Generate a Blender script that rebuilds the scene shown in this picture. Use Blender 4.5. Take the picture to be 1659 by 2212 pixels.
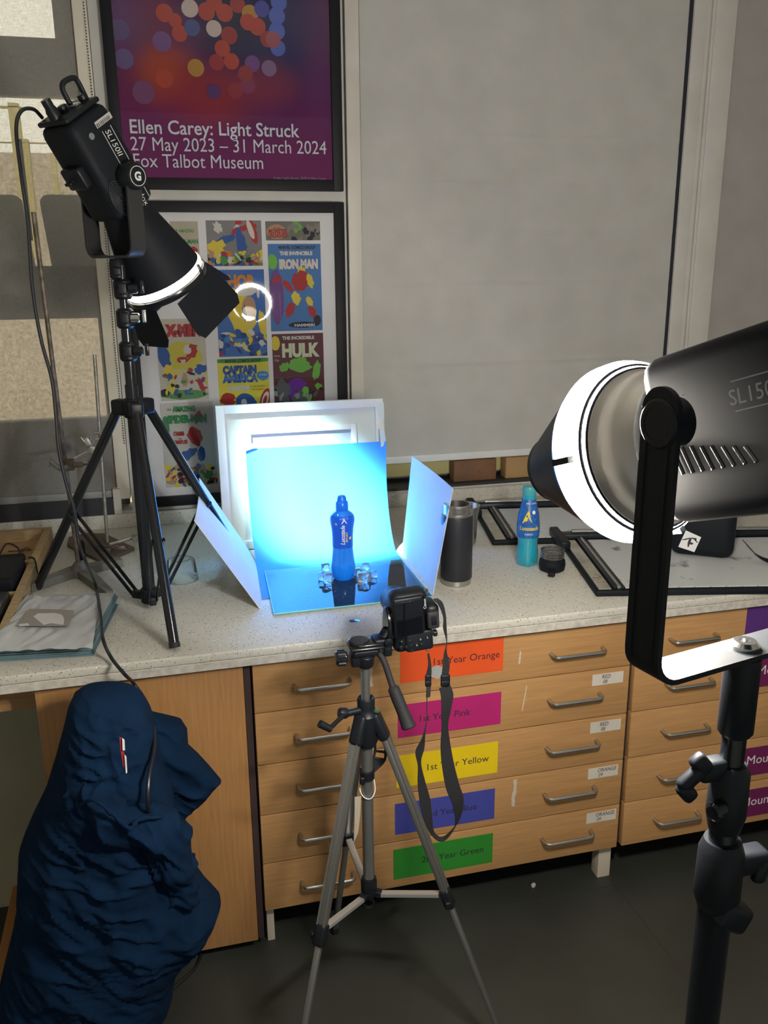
import bpy, bmesh, math, random
from mathutils import Vector, Matrix, noise
random.seed(7)
sc = bpy.context.scene
for o in list(bpy.data.objects): bpy.data.objects.remove(o)
COL = sc.collection
V = Vector
PI = math.pi

# ------------------------------------------------------------------ camera
CX, CY, CZ = -0.1653, -1.9919, 1.79405
YAW, PITCH, ROLL, FPX = 0.24844, 0.27799, -0.0087, 1900.3
FW = V((math.sin(YAW)*math.cos(PITCH), math.cos(YAW)*math.cos(PITCH), -math.sin(PITCH)))
_r = V((math.cos(YAW), -math.sin(YAW), 0)); _u = _r.cross(FW)
RT = math.cos(ROLL)*_r + math.sin(ROLL)*_u
UP = -math.sin(ROLL)*_r + math.cos(ROLL)*_u
cam_d = bpy.data.cameras.new('viewpoint'); cam = bpy.data.objects.new('viewpoint', cam_d); COL.objects.link(cam)
cam.matrix_world = Matrix(((RT.x, UP.x, -FW.x, CX), (RT.y, UP.y, -FW.y, CY), (RT.z, UP.z, -FW.z, CZ), (0, 0, 0, 1)))
cam_d.sensor_fit = 'HORIZONTAL'; cam_d.sensor_width = 36; cam_d.lens = FPX/1659*36; cam_d.clip_start = .02
sc.camera = cam

# ------------------------------------------------------------------ exposure, world, big lights
sc.view_settings.view_transform = 'Standard'; sc.view_settings.look = 'None'
sc.view_settings.gamma = 1; sc.view_settings.use_curve_mapping = False
sc.view_settings.exposure = 0.3
AMBIENT = 0.23      # dim room behind the photographer
DAY = 1.7           # daylight beyond the windows
RING_POWER = 670
LAMP_POWER = 740
w = bpy.data.worlds.new('world'); sc.world = w; w.use_nodes = True
nt = w.node_tree; nt.nodes.clear()
tc = nt.nodes.new('ShaderNodeTexCoord'); sp = nt.nodes.new('ShaderNodeSeparateXYZ')
rm = nt.nodes.new('ShaderNodeMapRange'); rm.inputs['From Min'].default_value = -.05; rm.inputs['From Max'].default_value = .1
mx = nt.nodes.new('ShaderNodeMix'); mx.data_type = 'RGBA'
mx.inputs[6].default_value = (AMBIENT*.94, AMBIENT, AMBIENT*1.08, 1); mx.inputs[7].default_value = (DAY, DAY*.94, DAY*.74, 1)
bg = nt.nodes.new('ShaderNodeBackground'); wo = nt.nodes.new('ShaderNodeOutputWorld')
nt.links.new(tc.outputs['Generated'], sp.inputs[0]); nt.links.new(sp.outputs['Y'], rm.inputs['Value'])
nt.links.new(rm.outputs[0], mx.inputs[0]); nt.links.new(mx.outputs[2], bg.inputs[0]); nt.links.new(bg.outputs[0], wo.inputs[0])

def area(name, loc, target, size, power, col, sy=None):
    l = bpy.data.lights.new(name, 'AREA'); l.energy = power; l.size = size; l.color = col
    if sy: l.shape = 'RECTANGLE'; l.size_y = sy
    o = bpy.data.objects.new(name, l); COL.objects.link(o); o.location = loc
    o.rotation_euler = (V(target)-V(loc)).to_track_quat('-Z', 'Y').to_euler(); return o
sun_d = bpy.data.lights.new('sun', 'SUN'); sun_d.energy = 9; sun_d.angle = .01; sun_d.color = (1, .93, .78)
sun = bpy.data.objects.new('sun', sun_d); COL.objects.link(sun); sun.location = (-3, -3, 8); sun.rotation_euler = V((.12, .38, -.92)).to_track_quat('-Z', 'Y').to_euler()

# ------------------------------------------------------------------ rays of the photograph, used to read off positions on known planes
def ray(x, y): return FW + (x-829.5)/FPX*RT - (y-1106)/FPX*UP
O0 = V((CX, CY, CZ))
def oz(x, y, z): d = ray(x, y); return O0 + d*((z-CZ)/d.z)
def oy(x, y, Y): d = ray(x, y); return O0 + d*((Y-CY)/d.y)
def ox(x, y, X): d = ray(x, y); return O0 + d*((X-CX)/d.x)

# ------------------------------------------------------------------ materials
MATS = {}
def sock(b, *names):
    for n in names:
        if n in b.inputs: return b.inputs[n]
def mat(name, col, rough=.5, metal=0, emis=None, es=0, spec=None, coat=0, bump=0, bscale=60, vary=0, vscale=8, stretch=(1, 1, 1), trans=0):
    if name in MATS: return MATS[name]
    m = bpy.data.materials.new(name); m.use_nodes = True; n = m.node_tree.nodes; L = m.node_tree.links
    b = n['Principled BSDF']; b.inputs['Base Color'].default_value = (*col, 1)
    b.inputs['Roughness'].default_value = rough; b.inputs['Metallic'].default_value = metal
    if spec is not None: sock(b, 'Specular IOR Level').default_value = spec
    if coat: sock(b, 'Coat Weight').default_value = coat
    if trans: sock(b, 'Transmission Weight').default_value = trans
    if emis: sock(b, 'Emission Color').default_value = (*emis, 1); sock(b, 'Emission Strength').default_value = es
    t = n.new('ShaderNodeTexCoord'); mp = n.new('ShaderNodeMapping'); mp.inputs['Scale'].default_value = stretch
    L.new(t.outputs['Object'], mp.inputs[0])
    if True:
        nz = n.new('ShaderNodeTexNoise'); nz.inputs['Scale'].default_value = vscale; nz.inputs['Detail'].default_value = 5
        L.new(mp.outputs[0], nz.inputs[0]); v = vary or .06
        r = n.new('ShaderNodeMapRange'); r.inputs['From Min'].default_value = .3; r.inputs['From Max'].default_value = .7
        r.inputs['To Min'].default_value = 1-v; r.inputs['To Max'].default_value = 1+v
        L.new(nz.outputs['Fac'], r.inputs['Value'])
        h = n.new('ShaderNodeHueSaturation'); h.inputs['Color'].default_value = (*col, 1)
        L.new(r.outputs[0], h.inputs['Value']); L.new(h.outputs[0], b.inputs['Base Color'])
    if bump:
        nb = n.new('ShaderNodeTexNoise'); nb.inputs['Scale'].default_value = bscale; nb.inputs['Detail'].default_value = 4
        L.new(mp.outputs[0], nb.inputs[0]); bp = n.new('ShaderNodeBump'); bp.inputs['Strength'].default_value = bump; bp.inputs['Distance'].default_value = .004
        L.new(nb.outputs['Fac'], bp.inputs['Height']); L.new(bp.outputs[0], b.inputs['Normal'])
    MATS[name] = m; return m

def clearish(name, col, alpha, rough=.03, ior=1.45):
    """see-through film or glass: transparent with a Fresnel gloss"""
    if name in MATS: return MATS[name]
    m = bpy.data.materials.new(name); m.use_nodes = True; n = m.node_tree.nodes; L = m.node_tree.links; n.clear()
    o = n.new('ShaderNodeOutputMaterial'); tr = n.new('ShaderNodeBsdfTransparent'); tr.inputs[0].default_value = (*col, 1)
    gl = n.new('ShaderNodeBsdfGlossy'); gl.inputs['Roughness'].default_value = rough
    df = n.new('ShaderNodeBsdfDiffuse'); df.inputs[0].default_value = (*col, 1)
    fr = n.new('ShaderNodeFresnel'); fr.inputs[0].default_value = ior
    a = n.new('ShaderNodeMixShader'); a.inputs[0].default_value = alpha
    b = n.new('ShaderNodeMixShader')
    L.new(tr.outputs[0], a.inputs[1]); L.new(df.outputs[0], a.inputs[2])
    L.new(fr.outputs[0], b.inputs[0]); L.new(a.outputs[0], b.inputs[1]); L.new(gl.outputs[0], b.inputs[2]); L.new(b.outputs[0], o.inputs[0])
    MATS[name] = m; return m

M_black = mat('black_plastic', (.008, .010, .014), .42, spec=.3, bump=.05, bscale=400)
M_blackgl = mat('black_gloss', (.010, .012, .016), .18)
M_blackmt = mat('black_matte', (.007, .009, .013), .6, spec=.2, bump=.1, bscale=300)
M_blackdeep = mat('black_matte_darkened', (.005, .007, .011), .5, spec=.12)  # near lamp's black matte, shade put into the colour against the ring's light
M_blackmetal = mat('black_anodised_metal', (.02, .023, .03), .3, .6)
M_rubber = mat('black_rubber', (.014, .015, .018), .7)
M_chrome = mat('chrome', (.75, .75, .74), .18, 1)
M_steel = mat('brushed_steel', (.5, .5, .48), .32, 1, bump=.05, bscale=200)
M_alu = mat('grey_aluminium', (.30, .30, .29), .38, .8)
M_white = mat('white_paint', (.70, .69, .66), .5)
M_white2 = mat('white_print', (.8, .8, .8), .6)
M_offwhite = mat('cream_paint', (.58, .55, .48), .5)
M_card = mat('white_card', (.64, .66, .68), .75)
M_blackframe = mat('black_frame_wood', (.009, .009, .012), .5, spec=.2)
M_navy = mat('navy_cloth', (.003, .017, .048), .9, spec=.12, bump=.5, bscale=500, vary=.2, vscale=14)
M_cable = mat('cable_rubber', (.012, .013, .018), .35)
M_iron = mat('cast_iron_grey', (.17, .165, .14), .7, .1, bump=.5, bscale=80, vary=.25)
M_rust = mat('rusty_rod', (.16, .13, .10), .55, .6, bump=.6, bscale=90, vary=.5, vscale=40)
M_rodsteel = mat('dull_steel_rod', (.45, .43, .38), .4, .85, bump=.2, bscale=60, vary=.3, vscale=30)
M_brownbase = mat('brown_enamel', (.10, .07, .05), .5, bump=.3, bscale=60, vary=.3)
M_tray = mat('pine_wood', (.42, .30, .15), .6, vary=.2, vscale=12, stretch=(1, 6, 6), bump=.15)
M_traybase = mat('plywood_base', (.40, .25, .12), .6, vary=.2, vscale=9, stretch=(1, 5, 5))
M_brownbox = mat('brown_box', (.20, .10, .05), .6, vary=.3)

def wood(name, col, horiz=True):
    m = mat(name, col, .42, vary=.12, vscale=6, stretch=((1.2, 8, 22) if horiz else (22, 8, 1.2)), bump=.03, bscale=30)
    return m
M_beech = wood('beech_veneer', (.50, .275, .110))
M_beechv = wood('beech_veneer_vertical', (.42, .215, .078), False)

def counter_mat():
    m = bpy.data.materials.new('speckled_laminate'); m.use_nodes = True; n = m.node_tree.nodes; L = m.node_tree.links
    b = n['Principled BSDF']; b.inputs['Roughness'].default_value = .38
    t = n.new('ShaderNodeTexCoord'); cur = None
    nz = n.new('ShaderNodeTexNoise'); nz.inputs['Scale'].default_value = 400; nz.inputs['Detail'].default_value = 2
    wp = n.new('ShaderNodeVectorMath'); wp.operation = 'MULTIPLY_ADD'; wp.inputs[1].default_value = (.004,)*3
    L.new(t.outputs['Object'], nz.inputs[0]); L.new(nz.outputs['Color'], wp.inputs[0]); L.new(t.outputs['Object'], wp.inputs[2])
    base = n.new('ShaderNodeRGB'); base.outputs[0].default_value = (.60, .585, .52, 1); cur = base.outputs[0]
    for sc_, th, dens, c in ((140, .24, .36, (.30, .27, .21)), (95, .17, .4, (.80, .80, .78)), (190, .28, .3, (.36, .33, .27)), (90, .15, .26, (.20, .18, .15))):
        mp = n.new('ShaderNodeMapping'); mp.inputs['Scale'].default_value = (1, .55, 1); mp.inputs['Location'].default_value = (sc_, .3, .1)
        mp.inputs['Rotation'].default_value = (0, 0, sc_*.013)
        L.new(wp.outputs[0], mp.inputs[0])
        v = n.new('ShaderNodeTexVoronoi'); v.inputs['Scale'].default_value = sc_; L.new(mp.outputs[0], v.inputs[0])
        a = n.new('ShaderNodeMath'); a.operation = 'LESS_THAN'; a.inputs[1].default_value = th; L.new(v.outputs['Distance'], a.inputs[0])
        s = n.new('ShaderNodeSeparateColor'); L.new(v.outputs['Color'], s.inputs[0])
        k = n.new('ShaderNodeMath'); k.operation = 'LESS_THAN'; k.inputs[1].default_value = dens; L.new(s.outputs[0], k.inputs[0])
        mm = n.new('ShaderNodeMath'); mm.operation = 'MULTIPLY'; L.new(a.outputs[0], mm.inputs[0]); L.new(k.outputs[0], mm.inputs[1])
        x = n.new('ShaderNodeMix'); x.data_type = 'RGBA'; x.inputs[7].default_value = (*c, 1)
        L.new(mm.outputs[0], x.inputs[0]); L.new(cur, x.inputs[6]); cur = x.outputs[2]
    L.new(cur, b.inputs['Base Color']); return m
M_counter = counter_mat()

def blind_mat():
    m = bpy.data.materials.new('sunscreen_mesh_fabric'); m.use_nodes = True; n = m.node_tree.nodes; L = m.node_tree.links; n.clear()
    o = n.new('ShaderNodeOutputMaterial'); t = n.new('ShaderNodeTexCoord')
    fac = None
    for st in ((1, 1, 14), (14, 1, 1)):
        mp = n.new('ShaderNodeMapping'); mp.inputs['Scale'].default_value = st; L.new(t.outputs['Object'], mp.inputs[0])
        nz = n.new('ShaderNodeTexNoise'); nz.inputs['Scale'].default_value = 45; nz.inputs['Detail'].default_value = 3; L.new(mp.outputs[0], nz.inputs[0])
        if fac is None: fac = nz.outputs['Fac']
        else:
            ad = n.new('ShaderNodeMath'); ad.operation = 'ADD'; L.new(fac, ad.inputs[0]); L.new(nz.outputs['Fac'], ad.inputs[1]); fac = ad.outputs[0]
    r = n.new('ShaderNodeMapRange'); r.inputs['From Min'].default_value = .75; r.inputs['From Max'].default_value = 1.25
    r.inputs['To Min'].default_value = .20; r.inputs['To Max'].default_value = .40; L.new(fac, r.inputs['Value'])
    tr = n.new('ShaderNodeBsdfTransparent'); tr.inputs[0].default_value = (1, 1, 1, 1)
    d = n.new('ShaderNodeBsdfDiffuse'); d.inputs[0].default_value = (.36, .35, .32, 1)
    tl = n.new('ShaderNodeBsdfTranslucent'); tl.inputs[0].default_value = (.30, .28, .22, 1)
    a = n.new('ShaderNodeMixShader'); a.inputs[0].default_value = .12; L.new(d.outputs[0], a.inputs[1]); L.new(tl.outputs[0], a.inputs[2])
    b = n.new('ShaderNodeMixShader'); L.new(r.outputs[0], b.inputs[0]); L.new(a.outputs[0], b.inputs[1]); L.new(tr.outputs[0], b.inputs[2])
    L.new(b.outputs[0], o.inputs[0]); return m

# ------------------------------------------------------------------ mesh builder
class MB:
    def __init__(s, M=None): s.bm = bmesh.new(); s.M = M or Matrix(); s.mats = []; s.mi = 0
    def use(s, m):
        if m not in s.mats: s.mats.append(m)
        s.mi = s.mats.index(m); return s
    def _v(s, p): return s.bm.verts.new(s.M @ V(p))
    def _f(s, vs):
        try: f = s.bm.faces.new(vs); f.material_index = s.mi; f.smooth = True; return f
        except ValueError: return None
    def box(s, c, size, R=None, bev=0):
        b = bmesh.new(); bmesh.ops.create_cube(b, size=1)
        for v in b.verts: v.co = V((v.co.x*size[0], v.co.y*size[1], v.co.z*size[2]))
        if bev: bmesh.ops.bevel(b, geom=b.edges[:], offset=bev, segments=3, profile=.5, affect='EDGES')
        T = Matrix.Translation(V(c)) @ (R.to_4x4() if R else Matrix()); s.merge(b, T); return s
    def merge(s, b, T=None):
        mp = {}
        for v in b.verts: mp[v] = s._v((T @ v.co) if T else v.co)
        for f in b.faces: s._f([mp[v] for v in f.verts])
        b.free()
    def box2(s, a, b, bev=0):
        a, b = V(a), V(b); return s.box((a+b)/2, [abs(x) for x in (b-a)], None, bev)
    def bar(s, p, q, w, h, upv=(0, 0, 1), bev=0):
        p, q = V(p), V(q); d = (q-p); L = d.length; d.normalize(); x = d.cross(V(upv)); x.normalize(); z = x.cross(d)
        R = Matrix((x, d, z)).transposed(); return s.box((p+q)/2, (w, L, h), R, bev)
    def cone(s, p, q, r1, r2=None, seg=28, cap=True):
        r2 = r1 if r2 is None else r2
        return s.lathe([(r1, 0), (r2, 1)], p, V(q)-V(p), seg, cap, unit=False)
    def lathe(s, prof, o, ax, seg=36, cap=True, unit=True):
        o, ax = V(o), V(ax)
        L = 1 if unit else ax.length
        a = ax.normalized(); t = V((1, 0, 0)) if abs(a.x) < .8 else V((0, 1, 0)); x = a.cross(t).normalized(); y = a.cross(x)
        rings = []
        for r, h in prof:
            rings.append([s._v(o + a*(h*L) + (x*math.cos(2*PI*k/seg)+y*math.sin(2*PI*k/seg))*max(r, 1e-5)) for k in range(seg)])
        for A, B in zip(rings, rings[1:]):
            for k in range(seg): s._f([A[k], A[(k+1) % seg], B[(k+1) % seg], B[k]])
        if cap:
            if prof[0][0] > 1e-4: s._f(rings[0][::-1])
            if prof[-1][0] > 1e-4: s._f(rings[-1])
        return s
    def tube(s, pts, r, seg=12, closed=False, flat=None, cap=True):
        pts = [V(p) for p in pts]; n = len(pts); rings = []; prev = None
        for i, p in enumerate(pts):
            a = pts[(i-1) % n] if (closed or i > 0) else p; b = pts[(i+1) % n] if (closed or i < n-1) else p
            t = (b-a).normalized()
            if prev is None:
                u = t.cross(V((0, 0, 1)));
                if u.length < .1: u = t.cross(V((0, 1, 0)))
                u.normalize()
            else: u = (prev - t*prev.dot(t)).normalized()
            prev = u; v = t.cross(u); rr = r[i] if isinstance(r, (list, tuple)) else r
            rings.append([s._v(p + u*math.cos(2*PI*k/seg)*rr + v*math.sin(2*PI*k/seg)*rr) for k in range(seg)])
        m = n if closed else n-1
        for i in range(m):
            A, B = rings[i], rings[(i+1) % n]
            for k in range(seg): s._f([A[k], A[(k+1) % seg], B[(k+1) % seg], B[k]])
        if not closed and cap: s._f(rings[0][::-1]); s._f(rings[-1])
        return s
    def slab(s, poly, n, t):
        """polygon (3D points) given thickness t along n"""
        n = V(n).normalized(); A = [s._v(p) for p in poly]; B = [s._v(V(p)+n*t) for p in poly]
        s._f(A[::-1]); s._f(B); k = len(poly)
        for i in range(k): s._f([A[i], A[(i+1) % k], B[(i+1) % k], B[i]])
        return s
    def strip(s, pts, wv, th):
        """ribbon: centre points, half-width vectors per point, thickness"""
        n = len(pts); rings = []
        for i in range(n):
            p, wd = V(pts[i]), V(wv[i]); a = V(pts[max(0, i-1)]); b = V(pts[min(n-1, i+1)])
            nn = (b-a).cross(wd)
            nn = nn.normalized()*th/2 if nn.length > 1e-9 else V((0, th/2, 0))
            rings.append([s._v(p-wd-nn), s._v(p+wd-nn), s._v(p+wd+nn), s._v(p-wd+nn)])
        for A, B in zip(rings, rings[1:]):
            for k in range(4): s._f([A[k], A[(k+1) % 4], B[(k+1) % 4], B[k]])
        s._f(rings[0][::-1]); s._f(rings[-1]); return s
    def grid(s, fn, nu, nv, th=0, n=None):
        def sheet(off):
            return [[s._v(V(fn(i/nu, j/nv))+off) for i in range(nu+1)] for j in range(nv+1)]
        A = sheet(V((0, 0, 0)))
        for j in range(nv):
            for i in range(nu): s._f([A[j][i], A[j][i+1], A[j+1][i+1], A[j+1][i]])
        if th:
            B = sheet(V(n).normalized()*th)
            for j in range(nv):
                for i in range(nu): s._f([B[j][i], B[j+1][i], B[j+1][i+1], B[j][i+1]])
            e1 = [A[0][i] for i in range(nu+1)]+[A[j][nu] for j in range(1, nv+1)]+[A[nv][i] for i in range(nu-1, -1, -1)]+[A[j][0] for j in range(nv-1, 0, -1)]
            e2 = [B[0][i] for i in range(nu+1)]+[B[j][nu] for j in range(1, nv+1)]+[B[nv][i] for i in range(nu-1, -1, -1)]+[B[j][0] for j in range(nv-1, 0, -1)]
            k = len(e1)
            for i in range(k): s._f([e1[i], e2[i], e2[(i+1) % k], e1[(i+1) % k]])
        return s
    def text(s, body, size, o, xd, yd, m, th=.0003, warp=None, align='LEFT', shear=0, bold=0, wid=1):
        cu = bpy.data.curves.new('t', 'FONT'); cu.body = body; cu.size = size; cu.extrude = 0; cu.align_x = align; cu.shear = shear
        cu.offset = bold; cu.resolution_u = 3
        ob = bpy.data.objects.new('t', cu); COL.objects.link(ob); dg = bpy.context.evaluated_depsgraph_get(); dg.update()
        me = bpy.data.meshes.new_from_object(ob.evaluated_get(dg)); bpy.data.objects.remove(ob)
        xd, yd = V(xd).normalized(), V(yd).normalized(); nn = xd.cross(yd)
        s.use(m); vs = []
        for v in me.vertices:
            p = V((v.co.x*wid, v.co.y, 0))
            q = warp(p.x, p.y) if warp else V(o)+xd*p.x+yd*p.y+nn*th
            vs.append(s._v(q))
        for f in me.polygons: s._f([vs[i] for i in f.vertices])
        bpy.data.meshes.remove(me); return s
    def disc(s, c, r, xd, yd, seg=24, ry=None, jit=0, rot=0):
        xd, yd = V(xd).normalized(), V(yd).normalized(); vs = []
        for k in range(seg):
            a = 2*PI*k/seg; x = r*math.cos(a)*(1+random.uniform(-jit, jit)); y = (ry or r)*math.sin(a)*(1+random.uniform(-jit, jit))
            vs.append(s._v(V(c)+xd*(x*math.cos(rot)-y*math.sin(rot))+yd*(x*math.sin(rot)+y*math.cos(rot))))
        s._f(vs); return s
    def quad(s, a, b, c, d): s._f([s._v(p) for p in (a, b, c, d)]); return s
    def build(s, name, m=None, parent=None, label=None, sharp=35, fix=True):
        me = bpy.data.meshes.new(name)
        if fix: bmesh.ops.recalc_face_normals(s.bm, faces=s.bm.faces[:])
        s.bm.to_mesh(me); s.bm.free()
        if not s.mats: me.materials.append(m or M_black)
        for x in s.mats: me.materials.append(x)
        me.set_sharp_from_angle(angle=math.radians(sharp))
        o = bpy.data.objects.new(name, me); COL.objects.link(o)
        if parent is not None:
            o.parent = parent
            root = parent
            off = Matrix()
            T = V((0, 0, 0)); q = parent
            while q is not None: T += q.location; q = q.parent
            if parent.type == 'EMPTY': o.matrix_parent_inverse = Matrix.Translation(T).inverted()
        if label: o['label'] = label
        return o
def thing(name, label, cat, loc=(0, 0, 0), group=None):
    o = bpy.data.objects.new(name, None); COL.objects.link(o); o.location = loc; o.empty_display_size = .05
    o['label'] = label; o['category'] = cat
    if group: o['group'] = group
    return o
def tag(o, label, cat, group=None):
    o['label'] = label; o['category'] = cat
    if group: o['group'] = group
    return o
def struct(o): o['kind'] = 'structure'; return o
def copy_tree(o, parent=None):
    c = o.copy(); COL.objects.link(c); c.parent = parent
    for ch in list(o.children): copy_tree(ch, c)
    return c
def spline(pts, n=8):
    pts = [V(p) for p in pts]; P = [pts[0]*2-pts[1]]+pts+[pts[-1]*2-pts[-2]]; out = []
    for i in range(1, len(P)-2):
        a, b, c, d = P[i-1:i+3]
        for k in range(n):
            t = k/n; out.append(.5*((2*b)+(c-a)*t+(2*a-5*b+4*c-d)*t*t+(3*b-a-3*c+d)*t**3))
    out.append(pts[-1]); return out

C = .90; YW = 1.123
X1, Z1 = V((1, 0, 0)), V((0, 0, 1)); YN = V((0, -1, 0))

# ================================================================== ROOM
b = MB(); b.box2((-2.2, -4, -.05), (3.6, 1.3, 0))
M_floor = mat('dark_vinyl_floor', (.032, .035, .030), .55, vary=.25, vscale=3, bump=.08, bscale=200)
struct(b.build('floor', M_floor))
b = MB()      # weld seams of the vinyl
p1, p2 = oz(1320, 1900, 0), oz(1490, 2120, 0); dd = (p2-p1)
b.bar(V(p1)-dd*.2+V((0, 0, .0004)), V(p1)+dd*4+V((0, 0, .0004)), .004, .001)
b.box2((-.0, -.012, 0), (3.2, -.008, .001))
struct(b.build('trim_1', mat('floor_weld', (.035, .035, .03), .5)))
b = MB(); b.box2((-2.2, -4, 3.0), (3.6, 1.3, 3.05)); struct(b.build('ceiling', M_offwhite))
b = MB(); b.box2((-2.25, -4, 0), (-2.2, 1.3, 3)); struct(b.build('wall_left', M_offwhite))
b = MB(); b.box2((3.6, -4, 0), (3.65, 1.3, 3)); struct(b.build('wall_right', M_offwhite))
M_wall = mat('white_wall', (.56, .55, .52), .6)
b = MB()
b.box2((-2.2, YW, 0), (3.6, YW+.12, .955))
b.box2((-.29, YW, .955), (.50, YW+.12, 3)); b.box2((1.95, YW+.03, .955), (3.6, YW+.12, 3))
struct(b.build('wall_back', M_wall))
# cream strip between the posters and the centre blind
b = MB(); b.box2((.505, YW-.012, .945), (.552, YW+.05, 3), .002)
struct(b.build('trim_2', mat('strip_cream', (.60, .57, .50), .45)))
# left jamb with cream face
b = MB(); b.box2((-.335, YW-.004, 1.0), (-.292, YW+.08, 3), .002); struct(b.build('trim_3', mat('jamb_cream', (.72, .68, .56), .5)))
# window 1 behind the left blind
YG = YW+.10
M_wframe = mat('grey_window_frame', (.20, .19, .18), .5)
def zof(px, py, Y): return oy(px, py, Y).z
xa = oy(115, 40, YG).x; xb = oy(195, 400, YG).x; xc = oy(222, 800, YG).x
zs = [zof(60, 80, YG), zof(60, 207, YG), zof(60, 575, YG), zof(60, 690, YG), zof(60, 910, YG)]
b = MB()
b.box2((xa, YG, zs[0]), (-.30, YG+.05, 3)); b.box2((-2.2, YG, zs[1]), (-.30, YG+.05, zs[0]))
b.box2((xb, YG, zs[2]), (-.30, YG+.05, zs[1])); b.box2((-2.2, YG, zs[3]), (-.30, YG+.05, zs[2]))
b.box2((xc, YG, zs[4]), (-.30, YG+.05, zs[3])); b.box2((-2.2, YG, .955), (-.30, YG+.05, zs[4]))
b.box2((-.95, YG, zs[1]), (-.90, YG+.05, 3))
w1 = struct(b.build('window_1', M_wframe))
g = MB(); g.box2((-2.2, YG+.02, zs[4]), (-.35, YG+.026, 3)); g.build('pane', clearish('window_glass', (1, 1, 1), 0), w1)
# thing seen through the left blind: grey rounded panels outside the glass
for (x0, x1, lab) in ((-60, 46, 'grey rounded seat back dimly seen through the left blind, at the photo edge'), (84, 186, 'grey rounded seat back dimly seen through the left blind beside the rusty rod')):
    a1, a2 = oy(x0, 420, YG+.12), oy(x1, 420, YG+.12); zt = a1.z; zb = zof(60, 600, YG+.12)
    b = MB(); n_ = 8; poly = []
    rr = .03
    for k in range(n_+1): t = PI-k/n_*PI/2; poly.append(V((a1.x+rr+rr*math.cos(t), YG+.12, zt-rr+rr*math.sin(t))))
    for k in range(n_+1): t = PI/2-k/n_*PI/2; poly.append(V((a2.x-rr+rr*math.cos(t), YG+.12, zt-rr+rr*math.sin(t))))
    poly += [V((a2.x+.02, YG+.12, zb)), V((a1.x+.02, YG+.12, zb))]
    b.slab(poly, (0, 1, 0), .03)
    tag(b.build('seat_back', mat('grey_seat', (.30, .29, .27), .8)), lab, 'seat back')
# yellow frames of a building beyond
b = MB()
for (x0, y0, x1, y1) in ((-200, 222, 46, 232), (38, 222, 50, 520), (-200, 302, 100, 308), (60, 300, 70, 560), (118, 330, 132, 560)):
    a1, a2 = oy(x0, y0, 3.2), oy(x1, y1, 3.2); b.box2((a1.x, 3.2, a1.z), (a2.x, 3.26, a2.z))
tag(b.build('outdoor_railing', mat('yellow_timber', (.52, .44, .17), .6)), 'pale yellow timber frame standing outdoors, seen through the left blind', 'railing')
b = MB(); b.box2((-4, 6, -1), (6, 6.2, oy(60, 330, 6).z)); 
tag(b.build('neighbouring_building', mat('tan_brick', (.55, .46, .32), .8, vary=.3, vscale=30)), 'tan brick building outdoors behind the left blind', 'building')
b = MB(); b.box2((-2.2, YG+.052, zof(60, 600, YG+.12)-.03), (-.30, YG+.3, zof(60, 600, YG+.12)-.001)); struct(b.build('trim_11', M_wframe))
# left blind
ZB1 = oy(100, 1078, YW-.01).z
bl = thing('roller_blind', 'sunlit mesh roller blind at the left, window shapes glowing through', 'blind', (-1.2, YW, 1.0))
b = MB(); b.grid(lambda u, v: (-2.2+u*1.865, YW+.012+.0015*math.sin(v*40), ZB1+v*(2.99-ZB1)), 10, 60)
b.build('fabric', blind_mat(), bl, fix=False)
b = MB(); b.box2((-2.2, YW-.002, ZB1-.012), (-.335, YW+.014, ZB1+.012), .002); b.build('bottom_rail', mat('grey_rail', (.30, .30, .29), .5), bl)
b = MB()
zc = 1.2
pts = []
while zc < 2.95:
    b.lathe([(.0002, -.003), (.0028, 0), (.0002, .003)], (-.298+.0015*math.sin(zc*7), YW-.012, zc), Z1, 6, False); zc += .0085
b.build('bead_chain', mat('bead_dark', (.10, .09, .07), .4), bl, 'dark bead chain hanging down the cream jamb')
# dark gap beneath left blind
b = MB(); b.box2((-2.2, YW-.02, .951), (-.35, YW+.01, ZB1-.012)); struct(b.build('trim_4', mat('dark_sill', (.03, .032, .04), .5)))
b = MB(); b.box2((-.35, YW-.02, .951), (-.325, YW+.01, ZB1+.02)); struct(b.build('trim_5', M_offwhite))

# centre blind with its creases
ZB2 = 1.088
cb = thing('roller_blind', 'large plain grey roller blind drawn down over the centre window', 'blind', (1.16, YW, 1.07))
cre = [oy(1100, yy, YW).z for yy in (295, 398, 502, 608, 780)]
def cbf(u, v):
    z = ZB2+v*(2.99-ZB2); y = YW+.004
    for k, c in enumerate(cre):
        d = (z-c)/.008; y += -.0026*math.exp(-d*d)*math.exp(-((u-.5)/.42)**4)*(1+.4*math.sin(u*19+k*2)) + .0012*math.exp(-((z-c+.018)/.012)**2)
    y += .004*math.sin(u*2.2+z*1.5)
    return (.556+u*(1.762-.556), y, z)
b = MB(); b.grid(cbf, 24, 420)
M_blind = mat('grey_blind_fabric', (.50, .49, .46), .85, bump=.1, bscale=500)
b.build('fabric', M_blind, cb, fix=False)
b = MB(); b.box2((.556, YW-.008, ZB2-.026), (1.762, YW+.012, ZB2+.002), .004); b.build('bottom_rail', mat('white_rail', (.72, .72, .72), .35), cb, 'white bottom rail')
# frame right of centre blind
b = MB()
b.box2((1.762, YW-.001, .95), (1.776, YW+.06, 3)); b.use(mat('dark_gap', (.015, .018, .03), .5)); 
struct(b.build('trim_6', mat('dark_gap', (.015, .018, .03), .5)))
M_upvc = mat('white_upvc', (.62, .60, .56), .35)
b = MB()
for (x0, x1, dy) in ((1.776, 1.828, .012), (1.8285, 1.845, .010), (1.848, 1.86, .014), (1.8605, 1.945, .016)):
    b.box2((x0, YW-dy, .95), (x1, YW+.06, 3), .0015)
struct(b.build('window_2', M_upvc))
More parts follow.
